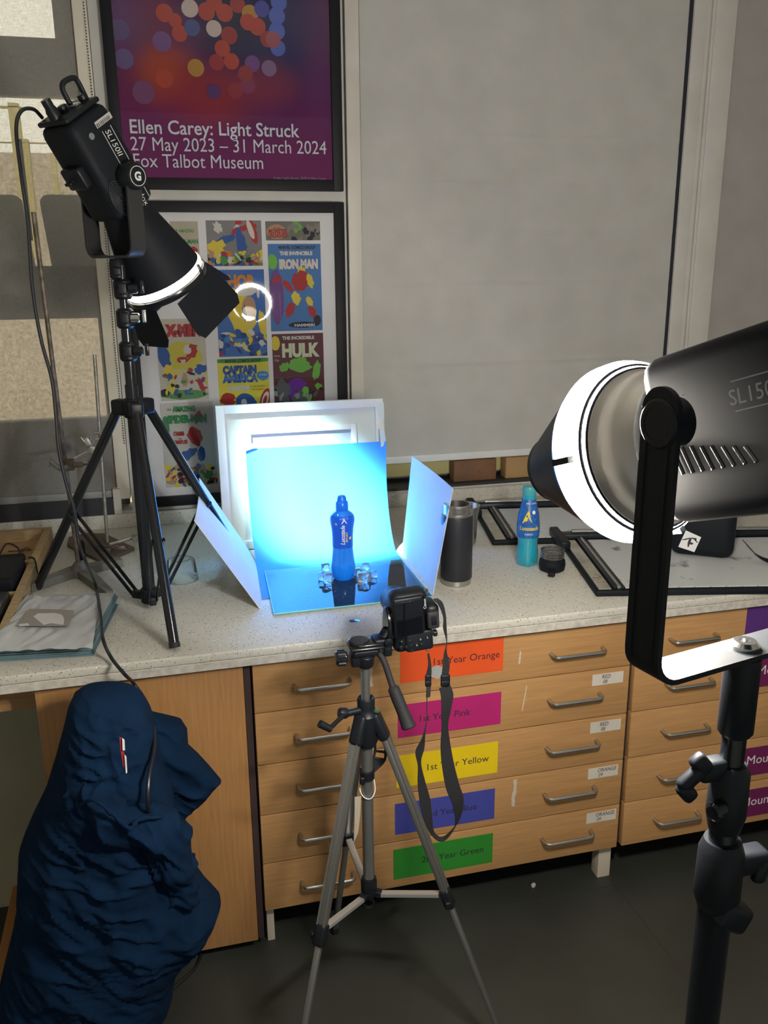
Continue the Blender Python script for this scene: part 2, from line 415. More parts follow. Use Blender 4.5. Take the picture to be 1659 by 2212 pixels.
# right blind
rb = thing('roller_blind', 'warm grey roller blind at the right edge beyond the white window frame', 'blind', (2.5, YW, 1.0))
b = MB(); b.grid(lambda u, v: (1.947+u*1.6, YW+.015+.002*math.sin(v*9), 1.1+v*1.89), 8, 40); b.build('fabric', mat('warm_blind_fabric', (.40, .375, .36), .85, bump=.1, bscale=500), rb, fix=False)
b = MB(); b.box2((1.947, YW+.0, 1.07), (3.55, YW+.025, 1.1), .003); b.build('bottom_rail', M_white, rb)
# recess below the centre blind
b = MB(); b.box2((.552, YW+.16, .95), (1.776, YW+.2, 3)); struct(b.build('window_3', M_wframe))
b = MB(); b.box2((.552, YW+.005, .951), (1.776, YW+.16, .965)); struct(b.build('trim_7', mat('dark_sill', (.03, .032, .04), .5)))
b = MB(); b.box2((.552, YW+.10, .985), (1.776, YW+.155, 1.075), .002); struct(b.build('trim_8', mat('yellow_cream_ledge', (.60, .55, .25), .5)))
for (x0, x1, lab) in ((975, 1066, 'dark brown wooden box on the sill under the centre blind, nearer the blue backdrop'), (1086, 1160, 'tan box on the sill under the centre blind, nearer the ribbed snoot')):
    a1, a2 = oy(x0, 1032, YW+.06), oy(x1, 1028, YW+.06)
    b = MB(); b.box2((a1.x, YW+.03, .9652), (a2.x, YW+.09, 1.05), .004)
    b.use(mat('brass', (.5, .42, .3), .3, .9)); 
    b.cone(((a1.x+a2.x)/2+.02, YW+.03, 1.0), ((a1.x+a2.x)/2+.02, YW+.026, 1.0), .004)
    m_ = M_brownbox if x0 < 1000 else mat('tan_box', (.45, .28, .12), .6)
    b.mats = [m_]+b.mats[0:]
    for f in b.bm.faces: f.material_index = 0
    tag(b.build('wooden_box'), lab, 'box')

# ================================================================== COUNTER
b = MB()
b.box2((-1.6, -.03, C-.022), (3.2, YW-.001, C), .004)
b.box2((-1.6, -.029, C-.042), (3.2, .06, C-.0225), .001)
ct = b.build('worktop', M_counter); 
tg = thing('countertop', 'long speckled off-white laminate worktop running under all the gear', 'worktop', (.8, .5, C-.04))
ct.name = 'slab'; ct.parent = tg; ct.matrix_parent_inverse = Matrix.Translation(tg.location).inverted()
b = MB(); b.box2((-1.6, YW-.022, C), (3.2, YW, C+.05), .002); b.build('upstand', M_counter, tg)
b = MB(); b.box2((-1.6, -.0305, C-.0425), (3.2, -.0288, C-.0235)); b.build('edge_strip', mat('edge_strip_pale', (.55, .52, .47), .4, vary=.2, vscale=60), tg)

# ---- drawer units
ZT = .858; H = .147; ZBOT = .1215; W1 = 1.043
def bar_handle(b, x0, x1, z):
    pts = []
    pts.append(V((x0, 0, z)))
    for k in range(7): t = k/6*PI/2; pts.append(V((x0+.012*(1-math.cos(t))*1.0+.004, -.030-.0*t-.0+(-.012*math.sin(t)), z)))
    q = [V((x0, -.0, z)), V((x0+.001, -.018, z))] + [V((x0+.014-.013*math.cos(t), -.018-.014*math.sin(t), z)) for t in [PI/2*k/5 for k in range(1, 6)]]
    q2 = [V((x1+x0-p.x, p.y, p.z)) for p in q[::-1]]
    b.tube(q+q2, .0052, 10)
lab_cols = {'orange': (.80, .10, .02), 'pink': (.46, .02, .16), 'yellow': (.80, .58, .01), 'blue': (.06, .07, .36), 'green': (.03, .26, .03), 'purple': (.10, .03, .20), 'plum': (.16, .015, .09)}
def lmat(k): return mat('label_'+k, lab_cols[k], .45)
M_ink = mat('dark_ink', (.03, .02, .03), .6)
M_ink2 = mat('white_ink', (.75, .75, .75), .6)
M_sticker = mat('cream_sticker', (.66, .62, .54), .6)
M_carc = mat('carcass_dark', (.05, .03, .03), .6)
def unit(x0, name_label, labels, side='left'):
    u = thing('drawer_unit', name_label, 'drawers', (x0+W1/2, .3, .03))
    b = MB()
    b.box2((x0+.001, .022, ZBOT), (x0+W1-.001, .60, .8575)); b.build('carcass', M_carc, u)
    for i in range(5):
        z1 = ZBOT+(5-i)*H-.0015; z0 = ZBOT+(4-i)*H+.0015
        if i == 0: z1 = ZT-.003
        b = MB(); b.box2((x0+.003, 0, z0), (x0+W1-.003, .02, z1), .0012)
        dr = b.build('drawer', M_beech, u)
        zh = (z0+z1)/2+.002 if i else .776
        for (ha, hb) in ((x0+.104, x0+.245), (x0+.798, x0+.950)):
            h = MB(); bar_handle(h, ha, hb, zh); h.build('handle', M_steel, dr)
        lab, text, lx0, lx1, dz0, tcol, tx, tz = labels[i]
        if lab:
            h = MB(); zc0 = z0+dz0; h.use(lmat(lab)); h.box2((x0+lx0, -.0008, zc0), (x0+lx1, -.00005, zc0+.096))
            h.text(text, tz, (x0+lx0+tx, -.0009, zc0+.040), X1, Z1, tcol, .0003)
            h.build('paper_label', None, dr, lab+' paper label')
        for st in STICK.get((round(x0, 1), i), []):
            a, t1, t2 = st; h = MB(); h.use(M_sticker); xx = x0+a
            h.box2((xx, -.0008, z1-.046), (xx+.094, -.00005, z1-.012))
            h.text(t1, .017, (xx+.028, -.0009, z1-.027), X1, Z1, M_ink, .0003, shear=.15, wid=.85)
            h.text(t2, .016, (xx+.032, -.0009, z1-.042), X1, Z1, M_ink, .0003, shear=.15, wid=.85)
            h.build('sticker', None, dr, 'cream sticker with handwriting')
        for (ra, rb_, rz0, rz1, rw) in RES.get((round(x0, 1), i), []):
            h = MB(); n_ = 10
            pl = [V((x0+ra+(rb_-ra)*k/n_-rw*(.3+.7*random.random()), -.0006, rz0+(rz1-rz0)*k/n_)) for k in range(n_+1)]
            pr = [V((x0+ra+(rb_-ra)*k/n_+rw*(.3+.7*random.random()), -.0006, rz0+(rz1-rz0)*k/n_)) for k in range(n_, -1, -1)]
            h.slab(pl+pr, (0, 1, 0), .0004); h.build('tape_residue', mat('tape_residue', (.60, .54, .45), .6), dr, 'pale torn strip of old tape')
    return u
STICK = {(0.0, 1): [(.927, 'RED', '08')], (0.0, 2): [(.930, 'RED', '08')], (0.0, 3): [(.932, 'ORANGE', '09')], (0.0, 4): [(.936, 'ORANGE', '09')]}
RES = {(0.0, 0): [(.708, .711, .757, .793, .004), (.30, .302, .745, .81, .008)], (0.0, 1): [(.722, .733, .615, .690, .002)], (0.0, 3): [(.705, .712, .32, .405, .008)], (0.0, 2): [(.30, .305, .56, .57, .008)]}
L1 = [('orange', '1st Year Orange', .379, .662, .033, M_ink, .085, .028), ('pink', '1st Year Pink', .372, .66, .022, M_ink, .055, .027), ('yellow', '1st Year Yellow', .368, .655, .020, M_ink, .080, .028), ('blue', '2nd Year Blue', .363, .65, .022, M_ink, .08, .027), ('green', '2nd Year Green', .358, .648, .026, M_ink, .08, .028)]
unit(0.0, 'beech drawer unit with five colour-labelled drawers behind the camera tripod', L1)
L2 = [('purple', 'Blue', .345, .65, .036, M_ink2, .085, .05), ('plum', 'Mounting', .36, .65, .022, M_ink2, .04, .042), (None, '', 0, 0, 0, None, 0, 0), ('plum', 'Mounting', .36, .65, .020, M_ink2, .04, .042), ('plum', 'Mounting', .36, .65, .022, M_ink2, .04, .042)]
unit(W1+.01, 'beech drawer unit with plum and purple labels at the right behind the near light stand', L2)
# feet
M_foot = mat('pale_foot', (.62, .55, .44), .5)
for (x0, x1, lab) in ((W1-.042, W1-.002, 'pale square plinth leg where the two drawer units meet'), (.008, .028, 'pale plinth leg under the left end of the drawers')):
    b = MB(); b.box2((x0, .03, 0), (x1, .07, ZBOT), .001); tag(b.build('plinth_leg', M_foot), lab, 'plinth leg')
b = MB(); b.box2((-.0, .32, 0), (3.2, .34, ZBOT)); struct(b.build('baseboard_back', mat('dark_kick', (.03, .035, .04), .5)))
b = MB(); b.box2((.02, -.001, .8605), (3.2, .03, .857)); 
b.bm.free()
# end panel left of the drawers
b = MB(); b.box2((-.50, .0, .035), (-.020, .018, .852), .001); tag(b.build('end_panel', M_beechv), 'tall plain beech panel left of the drawers, behind the navy jacket', 'panel')
b = MB(); b.box2((-.018, .012, .03), (-.002, .4, .858)); struct(b.build('trim_9', M_carc))
b = MB(); b.box2((-1.6, .012, .853), (.0, .05, .8575)); struct(b.build('trim_10', M_carc))
# knee space
M_olive = mat('olive_board', (.46, .43, .28), .6)
b = MB(); b.box2((-1.4, .36, 0), (-.50, .375, .855)); tag(b.build('side_board', M_olive), 'dull olive board closing the knee space at the left edge', 'board')
b = MB(); b.box2((-.685, -.02, 0), (-.655, .9, .065), .002); tag(b.build('wooden_skirting', mat('orange_wood', (.42, .19, .06), .5)), 'orange-brown wooden strip along the foot of the olive board', 'skirting')
b = MB(); b.box2((-.684, .10, .75), (-.50, .12, .8545)); tag(b.build('apron_board', M_beech), 'shaded brown apron board under the worktop at far left', 'board')

# ================================================================== POSTERS
def frame_obj(t, x0, x1, z0, z1, wd, y, m, th=.03):
    b = MB()
    b.box2((x0, y-th, z0), (x0+wd, y, z1), .0015); b.box2((x1-wd, y-th, z0), (x1, y, z1), .0015)
    b.box2((x0+wd, y-th, z0), (x1-wd, y, z0+wd), .0015); b.box2((x0+wd, y-th, z1-wd), (x1-wd, y, z1), .0015)
    return b.build('frame', m, t)
YP = YW-.001
def poster_mat():
    m = bpy.data.materials.new('poster_print'); m.use_nodes = True; n = m.node_tree.nodes; L = m.node_tree.links
    b = n['Principled BSDF']; b.inputs['Roughness'].default_value = .6; sock(b, 'Specular IOR Level').default_value = .12
    t = n.new('ShaderNodeTexCoord'); cur = None
    def rgb(c):
        q = n.new('ShaderNodeRGB'); q.outputs[0].default_value = (*c, 1); return q.outputs[0]
    cur = rgb((.13, .006, .085))
    nz = n.new('ShaderNodeTexNoise'); nz.inputs['Scale'].default_value = 4; L.new(t.outputs['Object'], nz.inputs[0])
    wp = n.new('ShaderNodeVectorMath'); wp.operation = 'MULTIPLY_ADD'; wp.inputs[1].default_value = (.12, 0, .12); L.new(nz.outputs['Color'], wp.inputs[0]); L.new(t.outputs['Object'], wp.inputs[2])
    for (x, z, rx, rz, c, k) in POSTER_GLOW:
        mp = n.new('ShaderNodeVectorMath'); mp.operation = 'SUBTRACT'; mp.inputs[1].default_value = (x+.06, YP-.01, z+.06); L.new(wp.outputs[0], mp.inputs[0])
        s_ = n.new('ShaderNodeVectorMath'); s_.operation = 'MULTIPLY'; s_.inputs[1].default_value = (1/rx, 0, 1/rz); L.new(mp.outputs[0], s_.inputs[0])
        ln = n.new('ShaderNodeVectorMath'); ln.operation = 'LENGTH'; L.new(s_.outputs[0], ln.inputs[0])
        r = n.new('ShaderNodeMapRange'); r.interpolation_type = 'SMOOTHSTEP'; r.inputs['From Min'].default_value = .15; r.inputs['From Max'].default_value = 1; r.inputs['To Min'].default_value = k; r.inputs['To Max'].default_value = 0
        L.new(ln.outputs['Value'], r.inputs['Value'])
        x_ = n.new('ShaderNodeMix'); x_.data_type = 'RGBA'; L.new(r.outputs[0], x_.inputs[0]); L.new(cur, x_.inputs[6]); x_.inputs[7].default_value = (*c, 1); cur = x_.outputs[2]
    L.new(cur, b.inputs['Base Color']); return m
def PX(px, py): q = oy(px, py, YP-.012); return (q.x, q.z)
POSTER_GLOW = []
for (px, py, rx, rz, c, k) in ((570, 40, .36, .40, (.010, .014, .09), 1), (300, 90, .16, .26, (.13, .02, .06), .8), (345, 150, .13, .13, (.36, .05, .015), .85), (440, 200, .20, .15, (.26, .022, .025), .8), (560, 180, .18, .12, (.25, .03, .05), .6), (255, 20, .10, .2, (.10, .04, .16), .8), (700, 200, .12, .2, (.10, .02, .12), .7), (480, 20, .20, .2, (.010, .010, .05), .9)):
    x, z = PX(px, py); POSTER_GLOW.append((x, z, rx, rz, c, k))
po = thing('framed_poster', 'black-framed purple exhibition poster with round light spots', 'poster', (.12, YP, 2.0))
px0, px1, pz0, pz1 = -.253, .487, oy(500, 412, YP).z, 2.98
frame_obj(po, px0, px1, pz0, pz1, .034, YP, M_blackframe)
b = MB(); b.box2((px0+.03, YP-.012, pz0+.03), (px1-.03, YP-.001, pz1-.03)); b.build('print', poster_mat(), po)
b = MB()
def pmat(c): return mat('spot_%02d%02d%02d' % tuple(int(v*99) for v in c), c, .6, spec=.15)
red, blu, pur, ylw, wht, drd = (.38, .05, .04), (.07, .12, .45), (.15, .06, .22), (.38, .20, .04), (.5, .42, .4), (.28, .03, .04)
spots = [(355, 28, 15, red), (388, 72, 14, red), (350, 90, 17, pur), (410, 18, 15, wht), (415, 60, 14, (.05, .08, .25)), (446, 25, 15, red), (485, 28, 15, red), (462, 62, 14, wht), (463, 5, 14, red), (513, 10, 14, drd), (540, 30, 15, ylw), (535, 48, 14, red), (556, 58, 15, red), (495, 77, 15, drd), (578, 85, 14, drd), (598, 35, 15, blu), (598, 68, 15, blu), (600, 104, 14, blu), (602, 5, 15, blu), (590, 86, 14, (.30, .08, .12)), (480, 105, 14, red), (468, 135, 14, drd), (500, 133, 14, red), (423, 147, 15, ylw), (545, 138, 14, pur), (581, 148, 14, (.20, .12, .25)), (462, 198, 13, (.09, .03, .14)), (535, 185, 14, (.2, .04, .1)), (508, 196, 14, (.25, .03, .05)), (355, 170, 16, (.38, .05, .03)), (268, 128, 17, (.12, .08, .22)), (258, 65, 17, (.10, .06, .18)), (310, 200, 20, (.16, .05, .14)), (378, 45, 12, red), (565, 20, 14, (.05, .06, .3)), (530, 160, 14, (.25, .04, .05))]
for i, (px, py, r, c) in enumerate(spots):
    x, z = PX(px, py); b.use(pmat(c)); b.disc((x, YP-.0125-.00012*i, z), r*.00172, X1, Z1, 20)
b.build('light_spots', None, po)
M_ptext = mat('poster_lettering', (.55, .55, .66), .5)
b = MB()
for (txt, px, py, pe, bold) in (('Ellen Carey: Light Struck', 279, 288, 646, .0007), ('27 May 2023 – 31 March 2024', 282, 325, 704, 0), ('Fox Talbot Museum', 287, 361, 568, 0)):
    x, z = PX(px, py); x2, _ = PX(pe, py); s_ = .058
    tmp = MB(); tmp.text(txt, s_, (0, 0, 0), X1, Z1, M_ptext, bold=bold); wd = max(v.co.x for v in tmp.bm.verts); tmp.bm.free()
    b.text(txt, s_, (x, YP-.014-.005, z), X1, Z1, M_ptext, .0005, bold=bold, wid=(x2-x)/wd)
b.build('lettering', M_ptext, po)
b = MB(); x, z = PX(590, 387); b.text('Image: Light Struck, 2009 © Ellen Carey', .011, (x, YP-.019, z), X1, Z1, mat('faint_lettering', (.25, .15, .25), .5)); b.build('caption', None, po)
b = MB(); b.box2((px0+.03, YP-.024, pz0+.03), (px1-.03, YP-.0235, pz1-.03)); b.build('glazing', clearish('frame_glazing', (1, 1, 1), 0, .02, 1.35), po)

cp = thing('framed_comic_print', 'black-framed montage of comic covers on white mount, lower picture', 'picture', (.11, YP, 1.5))
cx0, cx1, cz0, cz1 = -.255, .487, oy(470, 1082, YP).z, oy(600, 437, YP).z
frame_obj(cp, cx0, cx1, cz0, cz1, .034, YP, M_blackframe)
b = MB(); b.box2((cx0+.03, YP-.010, cz0+.03), (cx1-.03, YP-.001, cz1-.03)); b.build('mount', mat('white_mount', (.66, .66, .68), .6), cp)
def cover(q, bgc, items, scatter=None, texts=()):
    """q: px x0,y0,x1,y1 of the cover as seen"""
    (ax, az) = PX(q[0], q[1]); (bx, bz) = PX(q[2], q[3]); wd, hh = bx-ax, az-bz
    b = MB(); b.use(pmat(bgc)); b.box2((ax, YP-.0120, bz), (bx, YP-.0101, az)); k = 0
    for (c, cx, cy, rx, ry, rot, jit) in items:
        b.use(pmat(c)); cx_, cz_ = ax+cx*wd, az-cy*hh
        n0 = len(b.bm.verts); b.disc((cx_, YP-.0121-.00006*k, cz_), rx*wd, X1, Z1, 18, ry*wd, jit, rot); k += 1
        b.bm.verts.ensure_lookup_table()
        for v in b.bm.verts[n0:]: v.co.x = min(max(v.co.x, ax), bx); v.co.z = min(max(v.co.z, bz), az)
    if scatter:
        (sx0, sy0, sx1, sy1, n_, cols, sz) = scatter
        for _ in range(n_):
            b.use(pmat(random.choice(cols))); u, v_ = random.uniform(sx0, sx1), random.uniform(sy0, sy1)
            n0 = len(b.bm.verts)
            b.disc((ax+u*wd, YP-.0121-.00006*k, az-v_*hh), sz*wd*random.uniform(.5, 1.4), X1, Z1, 8, sz*wd*random.uniform(.3, 1.2), .3, random.uniform(0, 3)); k += 1
            b.bm.verts.ensure_lookup_table()
            for v in b.bm.verts[n0:]: v.co.x = min(max(v.co.x, ax), bx); v.co.z = min(max(v.co.z, bz), az)
    for (txt, c, tx, ty, size, wfrac, bold) in texts:
        tmp = MB(); tmp.text(txt, size*wd, (0, 0, 0), X1, Z1, M_ink, bold=bold*wd); w0 = max(v.co.x for v in tmp.bm.verts); tmp.bm.free()
        b.text(txt, size*wd, (ax+tx*wd, YP-.0125-.00006*k, az-ty*hh), X1, Z1, pmat(c), .0002, bold=bold*wd, wid=wfrac*wd/w0)
    return b.build('cover_print', None, cp)
R_, B_, Y_, G_, K_, S_, O_, W_ = (.36, .03, .03), (.03, .09, .30), (.62, .50, .05), (.06, .25, .05), (.02, .02, .03), (.40, .25, .16), (.5, .2, .04), (.55, .54, .5)
LG = (.15, .42, .06)
def fill(cols, n, x0=0, y0=0, x1=1, y1=1, s=.12, j=.35):
    return [(random.choice(cols), random.uniform(x0, x1), random.uniform(y0, y1), s*random.uniform(.4, 1.3), s*random.uniform(.3, 1), random.uniform(0, 3), j) for _ in range(n)]
many = [R_, B_, Y_, G_, K_, S_, O_, W_]
cover((366, 478, 436, 625), (.42, .38, .30), [(R_, .8, .45, .15, .2, .5, .3)], None, [('THE AMAZING', G_, .05, .16, .16, .8, .004), ('SPIDER-MAN', (.03, .2, .06), .02, .32, .2, .95, .01)])
cover((444, 476, 568, 574), (.20, .19, .20), fill([R_, W_, R_], 5, .2, .0, .8, .2)+[(B_, .35, .42, .2, .07, .4, .2), (B_, .62, .5, .09, .25, .2, .2), (R_, .82, .2, .08, .26, .3, .05), (W_, .80, .2, .05, .18, .3, .05), (Y_, .15, .6, .2, .15, 0, .4)], (0, .7, 1, 1, 70, many, .06), [])
cover((573, 478, 692, 519), (.16, .15, .13), [(LG, .55, .18, .06, .12, 0, .3), (LG, .62, .3, .05, .06, 0, .3), (S_, .2, .55, .18, .13, 0, .05)]+fill([K_, (.22, .2, .18)], 20, .4, .1, 1, 1, .06), None, [('THIS', R_, .14, .45, .07, .12, 0), ('MONSTER', R_, .05, .62, .10, .34, .004), ('UNLEASHED!', R_, .05, .85, .10, .34, .004)])
cover((578, 527, 697, 713), (.06, .17, .40), [(LG, .08, .2, .09, .14, 0, .1), (pur, .13, .6, .14, .5, 0, .05), (Y_, .62, .30, .07, .08, 0, .2), (R_, .60, .42, .17, .17, .2, .25), (Y_, .78, .42, .06, .13, .3, .2), (R_, .35, .48, .13, .06, 2.2, .2), (Y_, .5, .62, .09, .12, .4, .2), (R_, .38, .75, .08, .14, -.4, .2), (Y_, .76, .66, .06, .10, .5, .2), (R_, .80, .78, .07, .12, .4, .2), (R_, .15, .4, .1, .05, .5, .3), (K_, .62, .93, .30, .055, 0, .1), (K_, .90, .88, .07, .10, 0, .05)], None,
      [('MARVEL COMICS GROUP', (.06, .02, .02), .2, .055, .075, .7, .003), ('THE INVINCIBLE', W_, .22, .125, .09, .62, .006), ('IRON MAN', (.62, .55, .5), .2, .275, .22, .74, .016), ('HAMMER!', W_, .45, .95, .07, .4, .003)])
cover((463, 583, 578, 768), (.05, .14, .40), [(Y_, .30, .3, .17, .25, .5, .25), (Y_, .50, .5, .28, .42, .2, .2), (S_, .66, .46, .16, .26, 0, .12), (Y_, .92, .62, .07, .25, .1, .2), (W_, .62, .25, .2, .09, .1, .1), (K_, .56, .5, .05, .16, 0, .3), (R_, .10, .5, .12, .08, .4, .4), (W_, .86, .25, .03, .14, 0, .1), (R_, .75, .8, .1, .05, 0, .3)], (0, .72, 1, 1, 60, [R_, B_, W_, Y_, (.05, .2, .5), (.02, .05, .2)], .07), [('THOR', O_, .1, .20, .34, .72, .02)])
cover((335, 690, 452, 862), (.48, .46, .38), [((.5, .45, .05), .5, .45, .4, .3, 0, .1), (B_, .12, .45, .12, .28, .2, .3), (Y_, .22, .65, .1, .2, .2, .3), (R_, .70, .4, .1, .18, -.5, .3), (W_, .60, .38, .08, .1, 0, .3), (B_, .85, .62, .14, .1, .8, .3), (R_, .85, .82, .06, .14, .3, .3), ((.10, .25, .08), .5, .93, .5, .1, 0, .1), (S_, .52, .75, .06, .15, 0, .3), (R_, .5, .5, .12, .07, 0, .05), (Y_, .25, .85, .06, .12, 0, .2), (K_, .08, .9, .1, .08, 0, .05)], (0, .6, 1, .95, 30, [R_, B_, K_, Y_, G_], .06),
      [('X-MEN', R_, .22, .20, .30, .70, .03), ('X!', W_, .46, .54, .1, .1, .01)])
cover((469, 776, 584, 880), (.62, .55, .06), [(G_, .5, .04, .7, .05, 0, .02), ((.03, .2, .45), .88, .35, .12, .1, 0, .05), (B_, .50, .88, .2, .17, 0, .2), (W_, .48, .88, .06, .08, 0, .1), (R_, .16, .82, .15, .13, 0, .3), (R_, .9, .85, .10, .26, -.3, .05), (W_, .9, .85, .065, .19, -.3, .05), (R_, .9, .85, .035, .1, -.3, .05)], None,
      [('MARVEL COMICS GROUP', K_, .15, .07, .075, .7, .002), ('CAPTAIN', B_, .10, .29, .20, .66, .018), ('AMERICA', (.04, .12, .42), .10, .46, .20, .68, .018), ('MADBOMB', W_, .18, .63, .13, .42, .010), ('KING', W_, .80, .28, .07, .16, 0), ('KIRBY', W_, .80, .36, .07, .18, 0), ('IT CAN DESTROY', K_, .62, .58, .05, .3, 0), ('THE WORLD!', K_, .64, .64, .05, .25, 0)])
cover((587, 722, 702, 878), (.11, .03, .04), [(Y_, .06, .12, .09, .14, 0, .05), (LG, .52, .42, .24, .13, 0, .2), (LG, .56, .36, .09, .07, 0, .2), (LG, .22, .44, .11, .08, .6, .2), (LG, .85, .50, .08, .19, -.2, .2), (LG, .88, .72, .07, .07, 0, .2), ((.14, .03, .30), .46, .68, .2, .11, 0, .25), ((.14, .03, .30), .36, .80, .08, .11, .3, .3), (LG, .62, .86, .12, .2, .1, .2), ((.10, .11, .12), .15, .75, .14, .2, 0, .4)], (0, .75, 1, 1, 26, [(.1, .11, .12), (.25, .26, .27), K_], .07),
      [('THE INCREDIBLE', W_, .2, .075, .085, .62, .004), ('HULK', (.55, .60, .42), .18, .30, .34, .74, .02), ('MARVEL', W_, .02, .30, .045, .12, 0), ('12c', W_, .02, .36, .06, .10, 0)])
cover((345, 872, 470, 1046), (.50, .49, .45), [((.05, .2, .1), .08, .28, .07, .22, 0, .05), (R_, .62, .40, .13, .2, .3, .2), (R_, .70, .18, .06, .14, -.3, .2), (B_, .45, .62, .2, .09, .5, .25), (B_, .72, .62, .08, .14, 0, .2), (R_, .30, .74, .07, .1, 0, .2), (S_, .10, .92, .09, .07, 0, .2), (Y_, .12, .78, .06, .1, .8, .1)], (0, .76, 1, 1, 70, [S_, Y_, K_, B_, R_, S_, G_], .06),
      [('the', (.03, .2, .06), .12, .085, .08, .09, 0), ('AMAZING', (.03, .2, .06), .24, .10, .14, .42, .008), ('SPIDER-MAN', (.03, .2, .06), .12, .23, .20, .74, .014), ('CRISIS', R_, .22, .38, .10, .20, .006), ('ON', R_, .30, .43, .05, .06, 0), ('CAMPUS!', R_, .20, .48, .10, .27, .006)])
b = MB(); b.box2((cx0+.03, YP-.024, cz0+.03), (cx1-.03, YP-.0235, cz1-.03)); b.build('glazing', clearish('frame_glazing', (1, 1, 1), 0, .02, 1.35), cp)

# ================================================================== STUDIO LIGHTS
M_glow = mat('lamp_glow', (1, .95, .85), .5, emis=(1, .93, .82), es=RING_POWER)
M_glowA = mat('lamp_glow_soft', (1, .97, .9), .5, emis=(1, .93, .80), es=3.5)
M_bowl = mat('satin_reflector', (.62, .60, .56), .35, .6)
M_lineB = mat('shaded_white_line', (.10, .11, .12), .5)  # white lettering of the near lamp, its dimness put into the colour
M_line = mat('white_line', (.62, .62, .60), .5)
def frame_M(o, d):
    d = d.normalized(); s = d.cross(Z1).normalized(); u = s.cross(d)
    return Matrix(((s.x, u.x, d.x, o.x), (s.y, u.y, d.y, o.y), (s.z, u.z, d.z, o.z), (0, 0, 0, 1)))
def lamp_head(t, Cc, d, side, drop, hw, text, Llen=.21, rad=.060, front=.07, snoot=False):
    """local axes: x sideways, y up, z along the beam; side = which face carries the lettering"""
    M = frame_M(Cc, d)
    # housing: long rounded body
    b = MB(M); b.box((0, 0, (-Llen+front)/2), (rad*2, rad*2.1, Llen+front), None, .022)
    b.lathe([(rad*.92, front-.02), (rad*.92, front+.012), (rad*.8, front+.02)], (0, 0, 0), (0, 0, 1), 40)
    hs = b.build('housing', M_blackmt if side > 0 else M_blackdeep, t, sharp=40)
    # lettering, lines, vent and small dot on the side face
    fx = side*(rad+.0006)
    sx, sy = (0, 0, side), (0, 1, 0)
    b = MB(M)
    def on(x, y, off=.0): return M @ V((fx+side*off, y, x))
    B2 = MB()
    Rz = (M.to_3x3() @ V((0, 0, side))); Ry = (M.to_3x3() @ V((0, 1, 0)))
    B2.use(M_line if side > 0 else M_lineB)
    for yy in (.040, .012):
        B2.bar(on(-Llen+.050, yy), on(-.035, yy), .0012, .0008, M.to_3x3() @ V((1, 0, 0)))
        B2.bar(on(.025, yy), on(front-.005, yy), .0012, .0008, M.to_3x3() @ V((1, 0, 0)))
    x0 = -Llen+.052 if side > 0 else -.03
    B2.text(text, .021, on(x0, .018, .0005), Rz, Ry, M_line if side > 0 else M_lineB, .0002, shear=.2 if side > 0 else 0)
    B2.text('Godox', .020, on(.012 if side > 0 else front-.0, .016, .0005), Rz, Ry, M_line, .0002)
    B2.build('lettering', None, hs)
    if side > 0:
        b = MB(); b.use(mat('barcode_white', (.42, .42, .40), .6)); p = on(-Llen+.033, .030)
        R3 = M.to_3x3(); b.box(p, (.0008, .052, .014), R3)
        b.use(M_ink)
        yy = .008
        while yy < .052:
            wv = random.choice((.0012, .002, .0028)); b.box(on(-Llen+.035, yy, .0005), (.0003, wv, .008), R3); yy += wv+random.choice((.0014, .0022))
        b.build('barcode_sticker', None, hs, 'white barcode sticker')
        b = MB(); b.use(mat('grey_dot', (.18, .19, .22), .4)); b.lathe([(.0075, 0), (.007, .0012)], on(-Llen+.045, .0-.020), M.to_3x3() @ V((1, 0, 0)), 20); b.build('round_button', None, hs)
    # rounded side vent (fan grille)
    b = MB()
    vc = (-Llen+.19, -rad*.55) if side > 0 else (-.03, -.03)
    if side > 0:
        for k in range(7):
            r = .006+k*.0045
            b.tube([on(.02+r*1.25*math.cos(a), -.035+r*.8*math.sin(a), .001) for a in [2*PI*i/28 for i in range(28)]], .0007, 5, True)
    else:
        for k in range(8):
            b.tube([on(.050-k*.013, -.008-.002*k, .002), on(.040-k*.013, -.038, .002)], .0022, 6)
    b.build('vent_grille', mat('grille_grey', (.045, .048, .055), .35) if side > 0 else mat('grille_grey_shiny', (.16, .16, .16), .25, .7), hs)
    # control block under the housing
    b = MB(M); b.box((0, -rad*1.05-.008, -.055 if side > 0 else -.06), (rad*1.1, .026, .05 if side > 0 else .12), None, .006)
    if side > 0: b.cone((.0, -rad*1.05-.018, -.055), (.0, -rad*1.05-.034, -.055), .004); b.box((.0, -rad*1.05-.036, -.055), (.022, .008, .007), None, .002); b.build('driver_block', M_black, t)
    # rear panel, socket, knobs
    b = MB(M); b.box((0, 0, -Llen-.006), (rad*1.8, rad*1.85, .012), None, .005); b.build('rear_panel', M_black, t)
    if side < 0:
        b = MB(M); b.lathe([(.074, .075), (.082, .09), (.082, .108), (.06, .112)], (0, 0, 0), (0, 0, 1), 56, False); b.build('mount_flange', M_blackdeep, t)
    b = MB(M); b.lathe([(.014, 0), (.014, .02), (.011, .028), (.011, .045)], (rad*.15, -rad*.72, -Llen-.010), (0, 0, -1), 20); b.build('power_socket', M_black, t)
    for (kx, ky) in ((-.0, -.008), (.02, .04)):
        b = MB(M); b.lathe([(.0115, 0), (.011, .014), (.009, .016)], (kx, ky, -Llen-.010), (0, 0, -1), 20); b.build('control_knob', M_black, t)
    b = MB(M); b.box((.012, .016, -Llen-.014), (.03, .016, .004), None, .001); b.build('display', mat('display_glass', (.35, .37, .42), .08), t, 'small glossy display')
    # carry handle
    b = MB(M); zz = -Llen-.010
